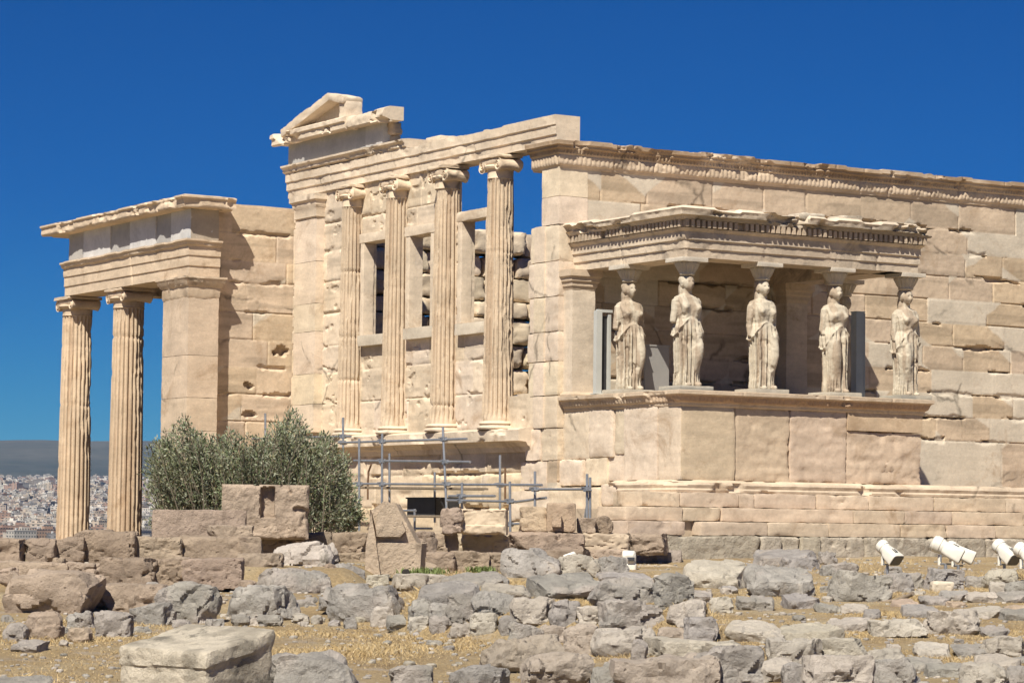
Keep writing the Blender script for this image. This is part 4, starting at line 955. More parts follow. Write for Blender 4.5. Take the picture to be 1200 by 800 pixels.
rock(696, 606, 718, 624, 'p', 'rough brown lump left of the temple step ends', 'stone_block', 'stone block', 45.8, GB, 'b', yaw=0, bury=.02, light=.8)
# stele fragment: squared lower part, broken pointed upper part
D = 39.6; S = D/FPX; c = at(459, 674, D); mb = MB(); cst = np.array((.54, .43, .325))
def hull(pts, dep, seed, shear=0):
    bm = __import__('bmesh').new()
    for x, y in pts:
        for k in (0, 1): bm.verts.new(((x-459)*S+k*shear, k*dep, (674-y)*S))
    __import__('bmesh').ops.convex_hull(bm, input=bm.verts)
    __import__('bmesh').ops.triangulate(bm, faces=bm.faces[:])
    __import__('bmesh').ops.subdivide_edges(bm, edges=bm.edges[:], cuts=7, use_grid_fill=True)
    bm.normal_update(); V = np.array([v.co[:] for v in bm.verts]); N = np.array([v.normal[:] for v in bm.verts]); bm.verts.index_update()
    F = [np.array([[v.index for v in f.verts] for f in bm.faces if len(f.verts) == 3]).reshape(-1, 3), np.array([[v.index for v in f.verts] for f in bm.faces if len(f.verts) == 4]).reshape(-1, 4)]
    bm.free(); V = V+N*((fbm(V*6+seed, 4, seed)-.5)*.05)[:, None]; return V, F
V, F = hull([(428, 674), (492, 672), (494, 636), (446, 636), (428, 640)], .55, 31, .05); mb.add(V, F, cst)
V, F = hull([(428, 642), (434, 598), (447, 588), (462, 590), (468, 602), (474, 622), (487, 634), (490, 640)], .42, 32, .05); mb.add(V+np.array([0, .10, 0]), F, cst*1.02)
V, F = hull([(440, 629), (441, 603), (453, 588), (466, 596), (474, 622), (468, 629)], .34, 33, .0); mb.add(V+np.array([0, -.02, 0]), F, cst*.96)
V, F = hull([(428, 674), (428, 640), (434, 600), (440, 632), (446, 674)], .5, 34, .0); mb.add(V+np.array([0, -.05, 0]), F, cst*1.1)
for k in range(len(mb.V)): mb.V[k] = rotz(mb.V[k], -YAW)+c
tag(mb.build('stele_fragment', M_POROS, None, 30, loc=c), 'tall broken stele fragment with a pointed top, leaning against the wall in the middle', 'stele')
mb = MB(); pb = at(475.5, 671, 38.9); V = []
P, F = stone((.11, .11, .11), 77, res=.012, round_=1.0, bevel=.05, rough=.004); mb.add(P+pb, F, (.05, .045, .04)); tag(mb.build('ball_stone', M_LIME, None, 60, loc=pb-np.array([0, 0, .05])), 'small dark round ball lying at the foot of the stele fragment', 'ball')
# marble block in the left foreground, its top tilted towards the viewer
c = at(224, 838, 21.6); P, F = stone((.92, .74, .58), 61, res=.024, bevel=.02, rough=.014, nscale=3.0, chips=2.2)
g_ = smooth(-.02, .23, P[:, 2]); P[:, 2] += g_*(P[:, 1]*.22-.02*P[:, 0]); lip = smooth(.145, .16, P[:, 2]-P[:, 1]*.22); P[:, 0] *= 1+.03*lip; P[:, 1] *= 1+.035*lip
P = rotz(P, -YAW-.66); P[:, 2] -= P[:, 2].min()
st_ = smooth(.46, .60, fbm(P*np.array([5, 5, 2.2]), 4, 4))[:, None]*.32
cb = np.array((.62, .55, .445))[None]*(.9+.2*fbm(P*3, 3, 4))[:, None]*(1-st_)
tag(mesh_obj('marble_block', P+c+np.array([FH[0], FH[1], 0])*.3, F, M_PALE, None, cb, 35, loc=c), 'big cream squared marble block with a lip, left foreground on the dry grass', 'marble block')

# boulders and slabs: photo box, kind, depth (or the ground), label
B = [
 (-12, 674, 118, 724, 'k', 31.9, 'b', 'huge pinkish boulder projecting from the wall at the left edge'),
 (182, 686, 253, 731, 'g', 31.0, 'b', 'tall pointed grey boulder leaning against the left wall'),
 (152, 706, 202, 740, 'g', 30.6, 'b', 'squat grey boulder directly left of the tall pointed one'),
 (4, 733, 30, 753, 'g', None, 'b', 'small grey stone under the left end of the huge pink boulder'),
 (31, 720, 72, 751, 'k', None, 'b', 'rounded pinkish stone under the huge pink boulder'),
 (78, 719, 110, 740, 'g', 30.0, 'b', 'small grey stone on top of another, right under the pink boulder'),
 (79, 738, 106, 753, 'k', None, 'b', 'low brown stone carrying a small grey one'),
 (105, 720, 158, 747, 'g', None, 'b', 'wide grey stone with a dark front, left of the squat grey boulder'),
 (8, 752, 56, 765, 'g', None, 'f', 'flat grey stone in the dry grass at far left'),
 (321, 637, 390, 672, 'w', 37.6, 'b', 'pale whitish grey boulder sitting high beside the wall'),
 (299, 670, 388, 703, 'g', 35.5, 'b', 'pointed grey boulder directly under the pale whitish one'),
 (260, 689, 345, 727, 'g', 31.6, 'b', 'broad smooth grey boulder split by a crack, low at left'),
 (386, 663, 428, 695, 'g', 37.4, 'b', 'blocky grey boulder left of the stele fragment foot'),
 (344, 701, 373, 720, 'g', 32.8, 'b', 'small grey stone right of the broad cracked boulder'),
 (380, 688, 476, 729, 'g', None, 'b', 'wide ridged grey boulder at the edge of the grass, middle left'),
 (429, 674, 456, 697, 'w', 37.2, 'q', 'short pale ledge stone under the stele fragment'),
 (452, 675, 524, 697, 'w', 37.6, 'q', 'long pale ledge stone with rough face below the weeds'),
 (436, 713, 463, 736, 'w', None, 'b', 'leaning pale stone beside the wide ridged boulder'),
 (453, 722, 481, 740, 'g', None, 'f', 'small flat grey triangle stone in the grass'),
 (586, 646, 657, 677, 'g', 41.0, 'b', 'long pale grey boulder leaning on the wall below the framed block'),
 (655, 651, 705, 676, 'w', 41.4, 'b', 'round pinkish grey boulder in the middle of the rubble'),
 (699, 654, 740, 677, 'g', 41.5, 'b', 'smooth grey boulder just left of the white boxed lamp'),
 (517, 672, 596, 691, 'g', None, 'f', 'long low grey slab at the top of the rubble heap'),
 (491, 680, 562, 711, 'g', None, 'f', 'big smooth tilted grey slab at the left end of the rubble heap'),
 (563, 684, 622, 704, 'w', None, 'f', 'flat pale stone with grass, between two slabs of the rubble heap'),
 (612, 673, 706, 704, 'g', None, 'f', 'large light grey sloping slab in the middle of the rubble heap'),
 (688, 681, 769, 709, 'g', None, 'b', 'whitish grey boulder with sharp ridges at the heap centre'),
 (766, 675, 812, 712, 'g', None, 'b', 'round rough grey boulder behind the big blocky one'),
 (700, 672, 770, 684, 'g', 38.5, 'f', 'low blue grey stone behind the sharp ridged boulder'),
 (523, 699, 557, 734, 'g', None, 'b', 'dark grey angular boulder in the left front of the heap'),
 (552, 696, 603, 726, 'g', None, 'b', 'grey boulder with a deep dark notch, front of the heap'),
 (599, 703, 652, 735, 'w', None, 'b', 'cream coloured boulder in the front row of the heap'),
 (645, 706, 682, 734, 'g', None, 'b', 'bluish grey boulder right of the cream coloured one'),
 (677, 706, 705, 738, 'w', None, 'q', 'pale pinkish squared stone in the front row of the heap'),
 (702, 706, 785, 743, 'g', None, 'q', 'big blocky grey boulder at the right end of the heap front'),
 (784, 705, 828, 735, 'w', None, 'b', 'pale grey boulder on top, right end of the heap'),
 (800, 726, 845, 754, 'g', None, 'b', 'dark rounded boulder in shade at the right foot of the heap'),
 (480, 704, 506, 730, 'g', None, 'b', 'dark stone under the big tilted slab, far left of the heap'),
 (503, 709, 527, 729, 'g', None, 'b', 'shaded stone directly beneath the big tilted slab'),
 (478, 724, 504, 743, 'w', None, 'b', 'small pale stone at the left foot of the heap'),
 (503, 725, 527, 743, 'g', None, 'b', 'small dark stone second at the left foot of the heap'),
 (551, 720, 582, 746, 'w', None, 'b', 'rough whitish stone at the foot of the notched boulder'),
 (526, 732, 555, 749, 'w', None, 'b', 'low whitish stone on the grass under the angular boulder'),
 (585, 724, 606, 745, 'g', None, 'b', 'small upright grey stone under the cream boulder'),
 (596, 730, 634, 757, 'g', None, 'b', 'pale grey triangular stone under the cream boulder'),
 (631, 734, 665, 756, 'k', None, 'b', 'pinkish stone under the bluish grey boulder'),
 (662, 735, 702, 769, 'k', None, 'b', 'pink speckled boulder low in the heap front'),
 (698, 738, 772, 771, 'w', None, 'b', 'mottled stone under the big blocky boulder'),
 (770, 738, 806, 758, 'k', None, 'b', 'pinkish stone tucked between the blocky and the dark boulder'),
 (567, 750, 661, 789, 'k', None, 'q', 'long pinkish grey squared rock lying in front of the heap'),
 (613, 767, 699, 806, 'k', None, 'b', 'dark brown boulder in the bottom foreground'),
 (530, 783, 594, 812, 'g', None, 'b', 'low grey boulder at the bottom edge, middle left'),
 (455, 784, 510, 818, 'g', None, 'b', 'rounded pale grey boulder top poking up at the bottom edge'),
 (690, 780, 740, 812, 'g', None, 'f', 'grey stone at the bottom edge beside the long pink slab'),
 (803, 655, 882, 690, 'w', None, 'f', 'wide whitish ledge rock below the temple foundation'),
 (744, 646, 806, 671, 'k', 46.6, 'b', 'pink boulder just right of the white boxed lamp'),
 (748, 663, 806, 682, 't', 45.0, 'q', 'yellowish slab under the pink boulder'),
 (882, 643, 958, 666, 'g', None, 'f', 'long grey slab on top of the tilted one, near the temple steps'),
 (876, 661, 956, 700, 'g', None, 'f', 'large tilted grey slab standing in the dry grass'),
 (910, 655, 966, 680, 'g', 45.0, 'b', 'grey boulder behind the large tilted slab'),
 (863, 697, 908, 716, 'g', None, 'f', 'flat blue grey slab left of the path of dry grass'),
 (912, 696, 962, 714, 'g', None, 'f', 'flat grey slab in the grass right of the blue grey one'),
 (805, 692, 836, 708, 'g', None, 'f', 'low grey stone behind the pale boulder of the heap'),
 (832, 701, 862, 719, 'w', None, 'b', 'small rough pale stone left of the flat blue grey slab'),
 (853, 730, 922, 753, 'w', None, 'f', 'long cream slab lying flat, centre right'),
 (914, 733, 992, 753, 'w', None, 'f', 'long pale slab continuing to the right of the cream one'),
 (897, 750, 966, 777, 'w', None, 'q', 'dark lichen covered block, left one of a pair at lower right'),
 (960, 749, 1017, 777, 'w', None, 'q', 'dark lichen covered block, right one of a pair at lower right'),
 (754, 753, 882, 777, 'w', None, 'q', 'long whitish lichen slab in front of the dark rounded boulder'),
 (741, 752, 759, 777, 'g', None, 'b', 'small upright grey stone at the left end of the lichen slab'),
 (716, 772, 858, 812, 'k', None, 'q', 'very long pinkish slab at the bottom edge'),
 (818, 763, 903, 808, 'g', None, 'b', 'large grey slab overlapping the long pinkish one'),
 (892, 774, 938, 800, 'w', None, 'f', 'pale stone right of the large grey bottom slab'),
 (918, 779, 947, 808, 'g', None, 'b', 'blue grey stone at the bottom edge, right of centre'),
 (941, 770, 1028, 812, 'w', None, 'q', 'big pale lichen block at the bottom edge, right of centre'),
 (975, 671, 1048, 706, 'g', None, 'b', 'big smooth grey boulder with the brown stick at its foot'),
 (1034, 674, 1071, 701, 'g', 38.4, 'b', 'dark rough boulder touching the big smooth grey one'),
 (959, 646, 981, 672, 'g', 46.0, 'b', 'grey stone stacked behind the big smooth boulder'),
 (962, 661, 1007, 680, 'g', 43.0, 'b', 'dark topped grey stone left of the first floodlight'),
 (1038, 665, 1060, 679, 'g', 43.6, 'b', 'small grey stone behind the first floodlight foot'),
 (1056, 673, 1085, 690, 'g', None, 'b', 'small blue grey stone right of the first floodlight'),
 (1083, 667, 1128, 692, 'g', None, 'q', 'grey block behind the long floodlight'),
 (1091, 682, 1117, 694, 'm', None, 'c', 'small pale concrete footing at the foot of the longer floodlight'),
 (1132, 676, 1158, 689, 'g', None, 'b', 'small grey stone right of the long floodlight'),
 (1155, 669, 1198, 690, 'w', None, 'b', 'pale stone under the pair of floodlights at right'),
 (1161, 683, 1181, 697, 'w', None, 'c', 'small pale squared block near the right edge'),
 (1180, 683, 1216, 698, 'g', None, 'b', 'grey stone at the right edge under the floodlights'),
 (958, 708, 986, 719, 'g', None, 'f', 'flat blue grey stone in the grass under the big smooth boulder'),
 (985, 709, 1020, 720, 'w', None, 'f', 'flat pinkish stone second in the row under the smooth boulder'),
 (1014, 715, 1033, 726, 'g', None, 'f', 'small flat grey stone third in the row under the smooth boulder'),
 (1077, 698, 1114, 710, 'g', None, 'f', 'flat grey stone below the long floodlight'),
 (1097, 693, 1138, 705, 'g', None, 'f', 'flat grey slab in front of the long floodlight foot'),
 (1134, 694, 1175, 707, 'w', None, 'f', 'flat pale slab right of the long floodlight foot'),
 (1168, 694, 1214, 707, 'g', None, 'f', 'long flat slab at the right edge, upper one'),
 (1052, 710, 1103, 724, 'g', None, 'f', 'low grey stone behind the fallen whitish beam'),
 (1133, 712, 1182, 725, 'w', None, 'f', 'flat pale stone right of the fallen whitish beam end'),
 (1168, 715, 1214, 728, 'g', None, 'f', 'flat grey slab at the right edge, lower one'),
 (970, 726, 1024, 741, 'w', None, 'f', 'left low piece of the fallen whitish beam'),
 (1020, 727, 1087, 748, 'w', None, 'q', 'middle piece of the fallen whitish beam'),
 (1082, 717, 1149, 744, 'w', None, 'q', 'thick right end of the fallen whitish beam with a dark hollow'),
 (1148, 735, 1185, 748, 'g', None, 'f', 'thin blue grey slab beside the fallen beam end'),
 (1010, 763, 1060, 780, 'w', None, 'b', 'cream topped stone at lower right, behind lichen rocks'),
 (1012, 772, 1082, 804, 'g', None, 'b', 'mottled grey rock at the bottom right of centre'),
 (1054, 773, 1107, 787, 'g', None, 'f', 'flat blue grey slab at lower right, upper one'),
 (1082, 780, 1138, 795, 'g', None, 'f', 'flat grey slab at lower right, lower one'),
 (1143, 768, 1198, 788, 'w', None, 'f', 'cream sloping slab near the bottom right corner'),
 (1128, 780, 1182, 812, 'w', None, 'b', 'rough whitish boulder in the bottom right corner'),
 (1178, 784, 1216, 812, 'g', None, 'b', 'grey boulder cut by the bottom right corner'),
 (224, 774, 313, 816, 'w', None, 'b', 'grey boulder with black lichen, in front of the cream marble block'),
 (312, 769, 422, 816, 'g', None, 'b', 'broad grey boulder at the bottom edge right of the lichen boulder'),
 (-10, 795, 60, 812, 'g', None, 'f', 'grey stone just showing at the bottom left corner'),
]
for (x0, y0, x1, y1, k, D, sh, lab) in B:
    nm = {'b': 'boulder', 'f': 'stone_slab', 'q': 'rock', 'c': 'rock'}[sh]
    rock(x0, y0, x1, y1, 'r' if k == 'k' and x0 > 300 else k, lab, nm, nm.replace('_', ' '), D, 'loose rocks before the temple', sh, tilt=random.uniform(-.08, .08))
r0 = np.random.default_rng(91); taken = [b_[:4] for b_ in B]
def clear(x0, y0, x1, y1): return sum(max(0, min(x1, t[2])-max(x0, t[0]))*max(0, min(y1, t[3])-max(y0, t[1])) for t in taken) < .35*(x1-x0)*(y1-y0)
nf = 0
for k in range(900):
    if nf >= 62: break
    x = r0.uniform(480, 1205); y = r0.uniform(672, 800); sc_ = .55+(y-660)/180; w_ = r0.uniform(22, 62)*sc_; h_ = w_*r0.uniform(.22, .42)
    if y < 700 and x > 1010 and y < 690: continue
    if x < 600 and y > 742 : continue
    if (x > 840 and 733 < y < 770) or (800 < x < 970 and 704 < y < 735): continue
    if not clear(x-w_/2, y-h_, x+w_/2, y): continue
    taken.append((x-w_/2, y-h_, x+w_/2, y)); nf += 1
    rock(x-w_/2, y-h_, x+w_/2, y, 'ggwgk'[int(r0.integers(5))], 'low flat stone wedged between the larger rocks of the rubble field', 'rubble_stone', 'stone', None, 'low stones between the larger rocks', 'f' if r0.random() < .7 else 'b', tilt=r0.uniform(-.08, .08))
for (x0, y0, x1, y1, D) in [(60, 655, 74, 666, 36.2), (146, 655, 166, 664, 36.4), (205, 654, 222, 664, 36.2), (298, 652, 316, 664, 37.5), (328, 648, 350, 662, 37.8), (96, 676, 116, 690, 34), (168, 684, 186, 700, 33), (214, 684, 232, 694, 33.6), (276, 682, 300, 696, 34.6), (60, 738, 80, 752, 29.2), (26, 740, 40, 754, 29.2), (154, 736, 176, 748, 29.6), (200, 728, 222, 742, 30), (240, 726, 262, 738, 30.4), (270, 722, 292, 732, 30.6), (300, 722, 330, 731, 30.4), (372, 700, 392, 712, 32.4), (410, 690, 432, 702, 34.5), (0, 722, 14, 736, 30.6), (112, 742, 128, 752, 29), (130, 744, 150, 752, 28.9), (380, 662, 394, 678, 37.2), (300, 664, 322, 676, 36.6), (430, 696, 452, 706, 35)]:
    rock(x0, y0, x1, y1, 'p' if y1 < 700 else 'g', 'small stone packed into a gap of the low wall at left', 'packing_stone', 'stone', D, 'small stones packed in the wall gaps', 'b')
# small stones one can count but not tell apart
sm = [(342, 719, 361, 731), (365, 722, 376, 732), (385, 728, 398, 735), (403, 725, 417, 738), (416, 724, 428, 730), (350, 730, 362, 735), (290, 725, 308, 734), (68, 752, 78, 758), (466, 742, 476, 747), (520, 758, 533, 763), (500, 752, 518, 757),
      (882, 690, 892, 697), (1118, 706, 1127, 710), (965, 700, 975, 706), (877, 740, 888, 747), (690, 690, 702, 697), (845, 690, 858, 697), (1040, 756, 1055, 762), (930, 722, 945, 728), (1090, 757, 1104, 763), (1120, 750, 1131, 755), (1060, 690, 1070, 696), (1146, 700, 1154, 705), (760, 715, 770, 722), (640, 757, 652, 764), (728, 762, 740, 770), (270, 745, 282, 750), (448, 752, 458, 756)]
for t in sm: rock(*t, random.choice('gww'), 'small stone lying loose in the dry grass, no bigger than a fist or two', 'pebble', 'stone', None, 'small loose stones in the grass', 'b')

# ================================================================== SCAFFOLD, LAMPS, STICK
def pole(mb, a, b, X, r=.024, X2=None):
    A = onp(0, X, *a); B = onp(0, X if X2 is None else X2, *b); tube(mb, A, B, r, 10); return A, B
sc0 = onp(0, -1.4, 520, 600)
scaf = empty('scaffold', (-1.4, float(sc0[1]), -1.5), 'low scaffold of grey steel tubes and couplers in front of the temple west wall', 'scaffold')
vert = [(402, 489, 402.5, 600, -1.2), (421, 514, 421, 622, -1.6), (448, 508, 447.5, 622, -1.6), (456.5, 531, 456.5, 610, -.9), (519, 500, 524.5, 622, -1.6), (509.5, 553, 509.5, 612, -.9), (541.5, 565, 541.5, 622, -1.6), (586, 533, 586, 612, -.9), (627, 552, 627, 612, -1.4), (597.5, 564, 598, 624, -1.7), (688, 555, 688, 612, -1.3), (691.5, 559, 691.5, 612, -1.25), (486, 596, 486, 622, -1.6), (311, 484, 311, 560, -1.2)]
for (u0, v0, u1, v1, X) in vert: mb = MB(); pole(mb, (u0, v0), (u1, v1), X); mb.build('upright_pole', M_STEEL, scaf, 60)
horz = [(397, 518.5, 547, 514, -1.55), (296, 514, 411, 511, -1.15), (415, 539.5, 551, 541, -1.55), (400, 566.5, 635, 568, -1.55), (404, 571, 567, 573, -1.0), (621, 573, 689, 573, -1.35), (526, 581, 580, 581, -1.65), (524, 586, 604, 587.5, -1.65), (468, 598, 487, 598, -1.6), (593, 614, 617, 613, -1.65), (487, 619, 506, 619, -1.6), (604, 588, 640, 583, -1.2)]
for (u0, v0, u1, v1, X) in horz: mb = MB(); pole(mb, (u0, v0), (u1, v1), X); mb.build('cross_pole', M_STEEL, scaf, 60)
mb = MB(); pole(mb, (689, 583), (685, 608), -1.28, .018); mb.build('brace', M_STEEL, scaf, 60)
for (u, v, X) in [(402, 518.5, -1.4), (448, 517, -1.58), (520, 514.5, -1.58), (448, 540, -1.58), (522, 541, -1.58), (421, 567, -1.58), (448, 567, -1.58), (524, 567, -1.58), (541.5, 581, -1.64), (586, 568, -1.3), (627, 573, -1.38), (688, 573, -1.33), (598, 587, -1.68), (597, 614, -1.68), (541.5, 587, -1.64), (402, 511, -1.18)]:
    p = onp(0, X, u, v); mb = MB(); boxm(mb, p, (.10, .085, .085)); tube(mb, p+np.array([-.05, 0, .03]), p+np.array([-.05, .10, .03]), .012, 6); tube(mb, p+np.array([-.06, -.05, -.02]), p+np.array([.06, -.05, -.02]), .014, 6); mb.build('coupler', M_STEEL, scaf, 60)
mb = MB(); A = onp(0, -1.75, 480, 606.5); Bp = onp(0, -1.75, 524, 603); P, F = stone((.30, np.linalg.norm(Bp-A), .045), 5, res=.08, bevel=.008, rough=.004); mb.add(P+(A+Bp)/2, F)
tag(mb.build('plank', M_WOOD, None, 40, loc=(A+Bp)/2), 'short grey wooden plank lying across the scaffold tubes near the stele fragment', 'plank')
mb = MB(); A_ = onp(0, -1.2, 404, 570.5); B_ = onp(0, -1.2, 566, 572.5); P, F = stone((.24, np.linalg.norm(B_-A_), .045), 6, res=.1, bevel=.008, rough=.004); P = rotaxis(P, (1, 0, 0), math.atan2(B_[2]-A_[2], B_[1]-A_[1])); mb.add(P+(A_+B_)/2, F)
tag(mb.build('plank', M_WOOD, None, 40, loc=(A_+B_)/2), 'long grey wooden plank laid along the scaffold at mid height', 'plank')
mb = MB(); A = onp(0, -.75, 491, 604); Bp = onp(0, -.75, 524, 584); yc, zc = (A[1]+Bp[1])/2, (A[2]+Bp[2])/2; wy, hz = abs(Bp[1]-A[1]), abs(Bp[2]-A[2])
for s_ in (-1, 1): boxm(mb, (-.75, yc+s_*wy/2, zc), (.5, .03, hz)); boxm(mb, (-.75+s_*.25, yc, zc), (.03, wy, hz))
boxm(mb, (-.75, yc, zc-hz/2), (.5, wy, .03)); boxm(mb, (-.75, yc, zc+hz/2+.01), (.56, wy+.08, .03))
tag(mb.build('metal_tub', M_DARK, None, 30, loc=(-.75, yc, zc-hz/2)), 'dark lidded metal tub under the scaffold against the temple wall', 'tub')
for pts, X, lab in (([(435, 544), (432, 552), (431, 566), (431, 585)], -.7, 'bent rusty iron rod standing behind the left part of the scaffold'), ([(592, 548), (592, 566), (592, 590)], -.8, 'straight rusty iron rod standing behind the middle of the scaffold')):
    mb = MB(); Q = [onp(0, X, *p) for p in pts]
    for a_, b_ in zip(Q[:-1], Q[1:]): tube(mb, a_, b_, .02, 8)
    tag(mb.build('iron_rod', M_RUST, None, 60, loc=Q[-1]), lab, 'rod')

def floodlight(u, v, D, lab, yawd, size=1.0, group='white floodlights on the ground', pitchd=24, feet=True):
    """u,v: foot on the ground; head = flared square-fronted housing, pale visor ring at the back, dark lens plate in front, fork, post, foot"""
    c = at(u, v, D); root = empty('floodlight', c, lab, 'floodlight', group)
    M3 = np.array((Matrix.Rotation(R_(yawd), 3, 'Z') @ Matrix.Rotation(R_(pitchd), 3, 'X')))
    hc = c+np.array([0, 0, .54*size])
    def put(mb, P, F, col=(1, 1, 1)): mb.add((np.asarray(P)*size)@M3.T+hc, F, col)
    def hull_(mb, secs, col=(1, 1, 1)):      # sections along local Y: (y, half w, half h, roundness)
        n = 28; A = np.linspace(0, 2*math.pi, n, endpoint=False); V = []
        for y, a, b_, p in secs: V.append(np.stack([a*np.sign(np.cos(A))*np.abs(np.cos(A))**p, np.full(n, y), b_*np.sign(np.sin(A))*np.abs(np.sin(A))**p], 1))
        V = np.concatenate(V); i = np.arange(n); j = (i+1) % n; m_ = len(secs)
        put(mb, V, [np.concatenate([np.stack([i+k*n, j+k*n, j+(k+1)*n, i+(k+1)*n], 1) for k in range(m_-1)]), np.array([i[::-1]]), np.array([i+(m_-1)*n])], col)
    mb = MB(); hull_(mb, [(-.30, .175, .13, .35), (-.28, .18, .135, .35), (-.05, .165, .12, .45), (.04, .125, .12, .9), (.05, .13, .13, 1), (.10, .13, .13, 1), (.105, .145, .145, 1), (.20, .145, .145, 1), (.205, .13, .13, 1), (.24, .12, .12, 1), (.26, .07, .07, 1)])
    hd = mb.build('housing', M_WHITE, root, 40)
    mb = MB(); hull_(mb, [(-.312, .155, .11, .35), (-.302, .16, .115, .35)]); mb.build('lens', M_GLASS, hd, 40)
    mb = MB()
    for s_ in (-.03, .03): P, F = stone((.02, .10, .012), 3, res=.05, bevel=.003, rough=0); put(mb, P+np.array([s_, -.13, .135]), F)
    P, F = stone((.09, .02, .012), 4, res=.05, bevel=.003, rough=0); put(mb, P+np.array([0, -.18, .136]), F); mb.build('hinge', M_DARK, hd, 40)
    mb = MB()
    for s_ in (-1, 1): tube(mb, hc+np.array([s_*.10*size, 0, -.10*size]), hc+np.array([s_*.10*size, 0, -.22*size]), .014*size, 8)
    tube(mb, hc+np.array([-.11*size, 0, -.26*size]), hc+np.array([.11*size, 0, -.26*size]), .016*size, 8); mb.build('bracket', M_STEEL, root, 60)
    mb = MB(); tube(mb, hc+np.array([0, 0, -.26*size]), c+np.array([0, 0, .02]), .03*size, 12); tube(mb, c+np.array([0, 0, -.05]), c+np.array([0, 0, .03]), .075*size, 14); mb.build('post', M_STEEL, root, 60)
    mb = MB(); tube(mb, hc+np.array([-.06, .08, -.10])*size, hc+np.array([-.06, .08, -.28])*size, .035*size, 12); mb.build('ballast_tube', M_WHITE, root, 60)
    return root
floodlight(1040, 677, 42.6, 'white floodlight leaning back, leftmost of those below the temple wall', 14, .74, pitchd=38)
floodlight(1108, 680, 42.0, 'longer white floodlight in side view on twin posts, between the other floodlights', 48, .88, pitchd=27)
floodlight(1123, 680, 42.4, 'white floodlight half hidden behind the longer one', 54, .8, pitchd=24)
floodlight(1177, 678, 42.6, 'white floodlight beside the right edge, left one of the close pair', 12, .78, pitchd=36)
floodlight(1203, 682, 41.8, 'white floodlight cut by the right photo edge', 26, .78, pitchd=32)
mb = MB(); c = at(737, 673, 43.8)
P, F = stone((.22, .2, .20), 8, res=.02, bevel=.05, rough=.002); mb.add(rotz(rotaxis(P, (1, 0, 0), .3), -YAW)+c+np.array([0, 0, .26]), F)
P, F = stone((.18, .18, .2), 9, res=.02, bevel=.03, rough=.002); mb.add(rotz(P, -YAW)+c+np.array([.03, 0, .08]), F)
bl = tag(mb.build('boxed_lamp', M_WHITE, None, 50, loc=c), 'small white boxed lamp standing on the rubble before the pink boulder', 'lamp')
mb = MB(); P, F = stone((.12, .012, .06), 9, res=.02, bevel=.004, rough=0); mb.add(rotz(P, -YAW)+c+np.array([-.04, -.11, .24]), F); mb.build('lens', M_GLASS, bl)
c = at(668, 656, 42.6); mb = MB(); P, F = stone((.20, .18, .12), 8, res=.02, bevel=.03, rough=.002); mb.add(rotz(rotaxis(P, (0, 1, 0), -.35), -YAW)+c+np.array([0, 0, .05]), F)
tag(mb.build('boxed_lamp', M_WHITE, None, 50, loc=c), 'small white lamp mostly hidden behind the round pinkish grey boulder', 'lamp')
mb = MB(); pts = [(1003, 704), (1018, 707), (1034, 706), (1050, 703), (1062, 699), (1070, 695)]; Q = [at(u, v, 36.5-.1*k) for k, (u, v) in enumerate(pts)]
for k, (a_, b_) in enumerate(zip(Q[:-1], Q[1:])): tube(mb, a_, b_, .022+.002*k, 8)
tag(mb.build('stick', M_WOOD, None, 60, loc=Q[2]), 'curved brown stick lying at the foot of the big smooth grey boulder', 'stick')
mb = MB(); A = at(833, 691, 39.0); Bp = at(866, 702, 37.8); tube(mb, A, Bp, .018, 8); tag(mb.build('stick', M_WOOD, None, 60, loc=A), 'straight dark stick lying in the grass left of the flat blue grey slab', 'stick')

# ================================================================== OLIVE BUSH
TD = 47.0; tc = at(297, 628, TD); tc[2] = float(zground(np.array([tc[0]]), np.array([tc[1]]))[0])
tree = empty('olive_tree', tc, 'grey green olive bush with many upright shoots, left of the scaffold', 'tree')
outl = np.array([(166, 588), (170, 548), (178, 512), (190, 500), (205, 497), (216, 492), (222, 484), (230, 500), (245, 508), (262, 500), (280, 506), (300, 508), (318, 496), (330, 482), (338, 475), (345, 484), (352, 492), (368, 500), (382, 503), (398, 510), (407, 538), (412, 560), (420, 590), (428, 622)], float)
r0 = np.random.default_rng(21); LV, LF, LC = [], [], []; tb = MB()
S = TD/FPX
def leafset(P, dirs, size, cols):
    n = len(P); a = dirs/np.linalg.norm(dirs, axis=1, keepdims=True); rnd = r0.normal(size=(n, 3)); b_ = np.cross(a, rnd); b_ /= np.linalg.norm(b_, axis=1, keepdims=True)
    L = size[:, None]; Wd = size[:, None]*.17
    V = np.stack([P, P+a*L*.5+b_*Wd, P+a*L, P+a*L*.5-b_*Wd], 1).reshape(-1, 3)
    LV.append(V); LC.append(np.repeat(cols, 4, axis=0))
nsh = 340
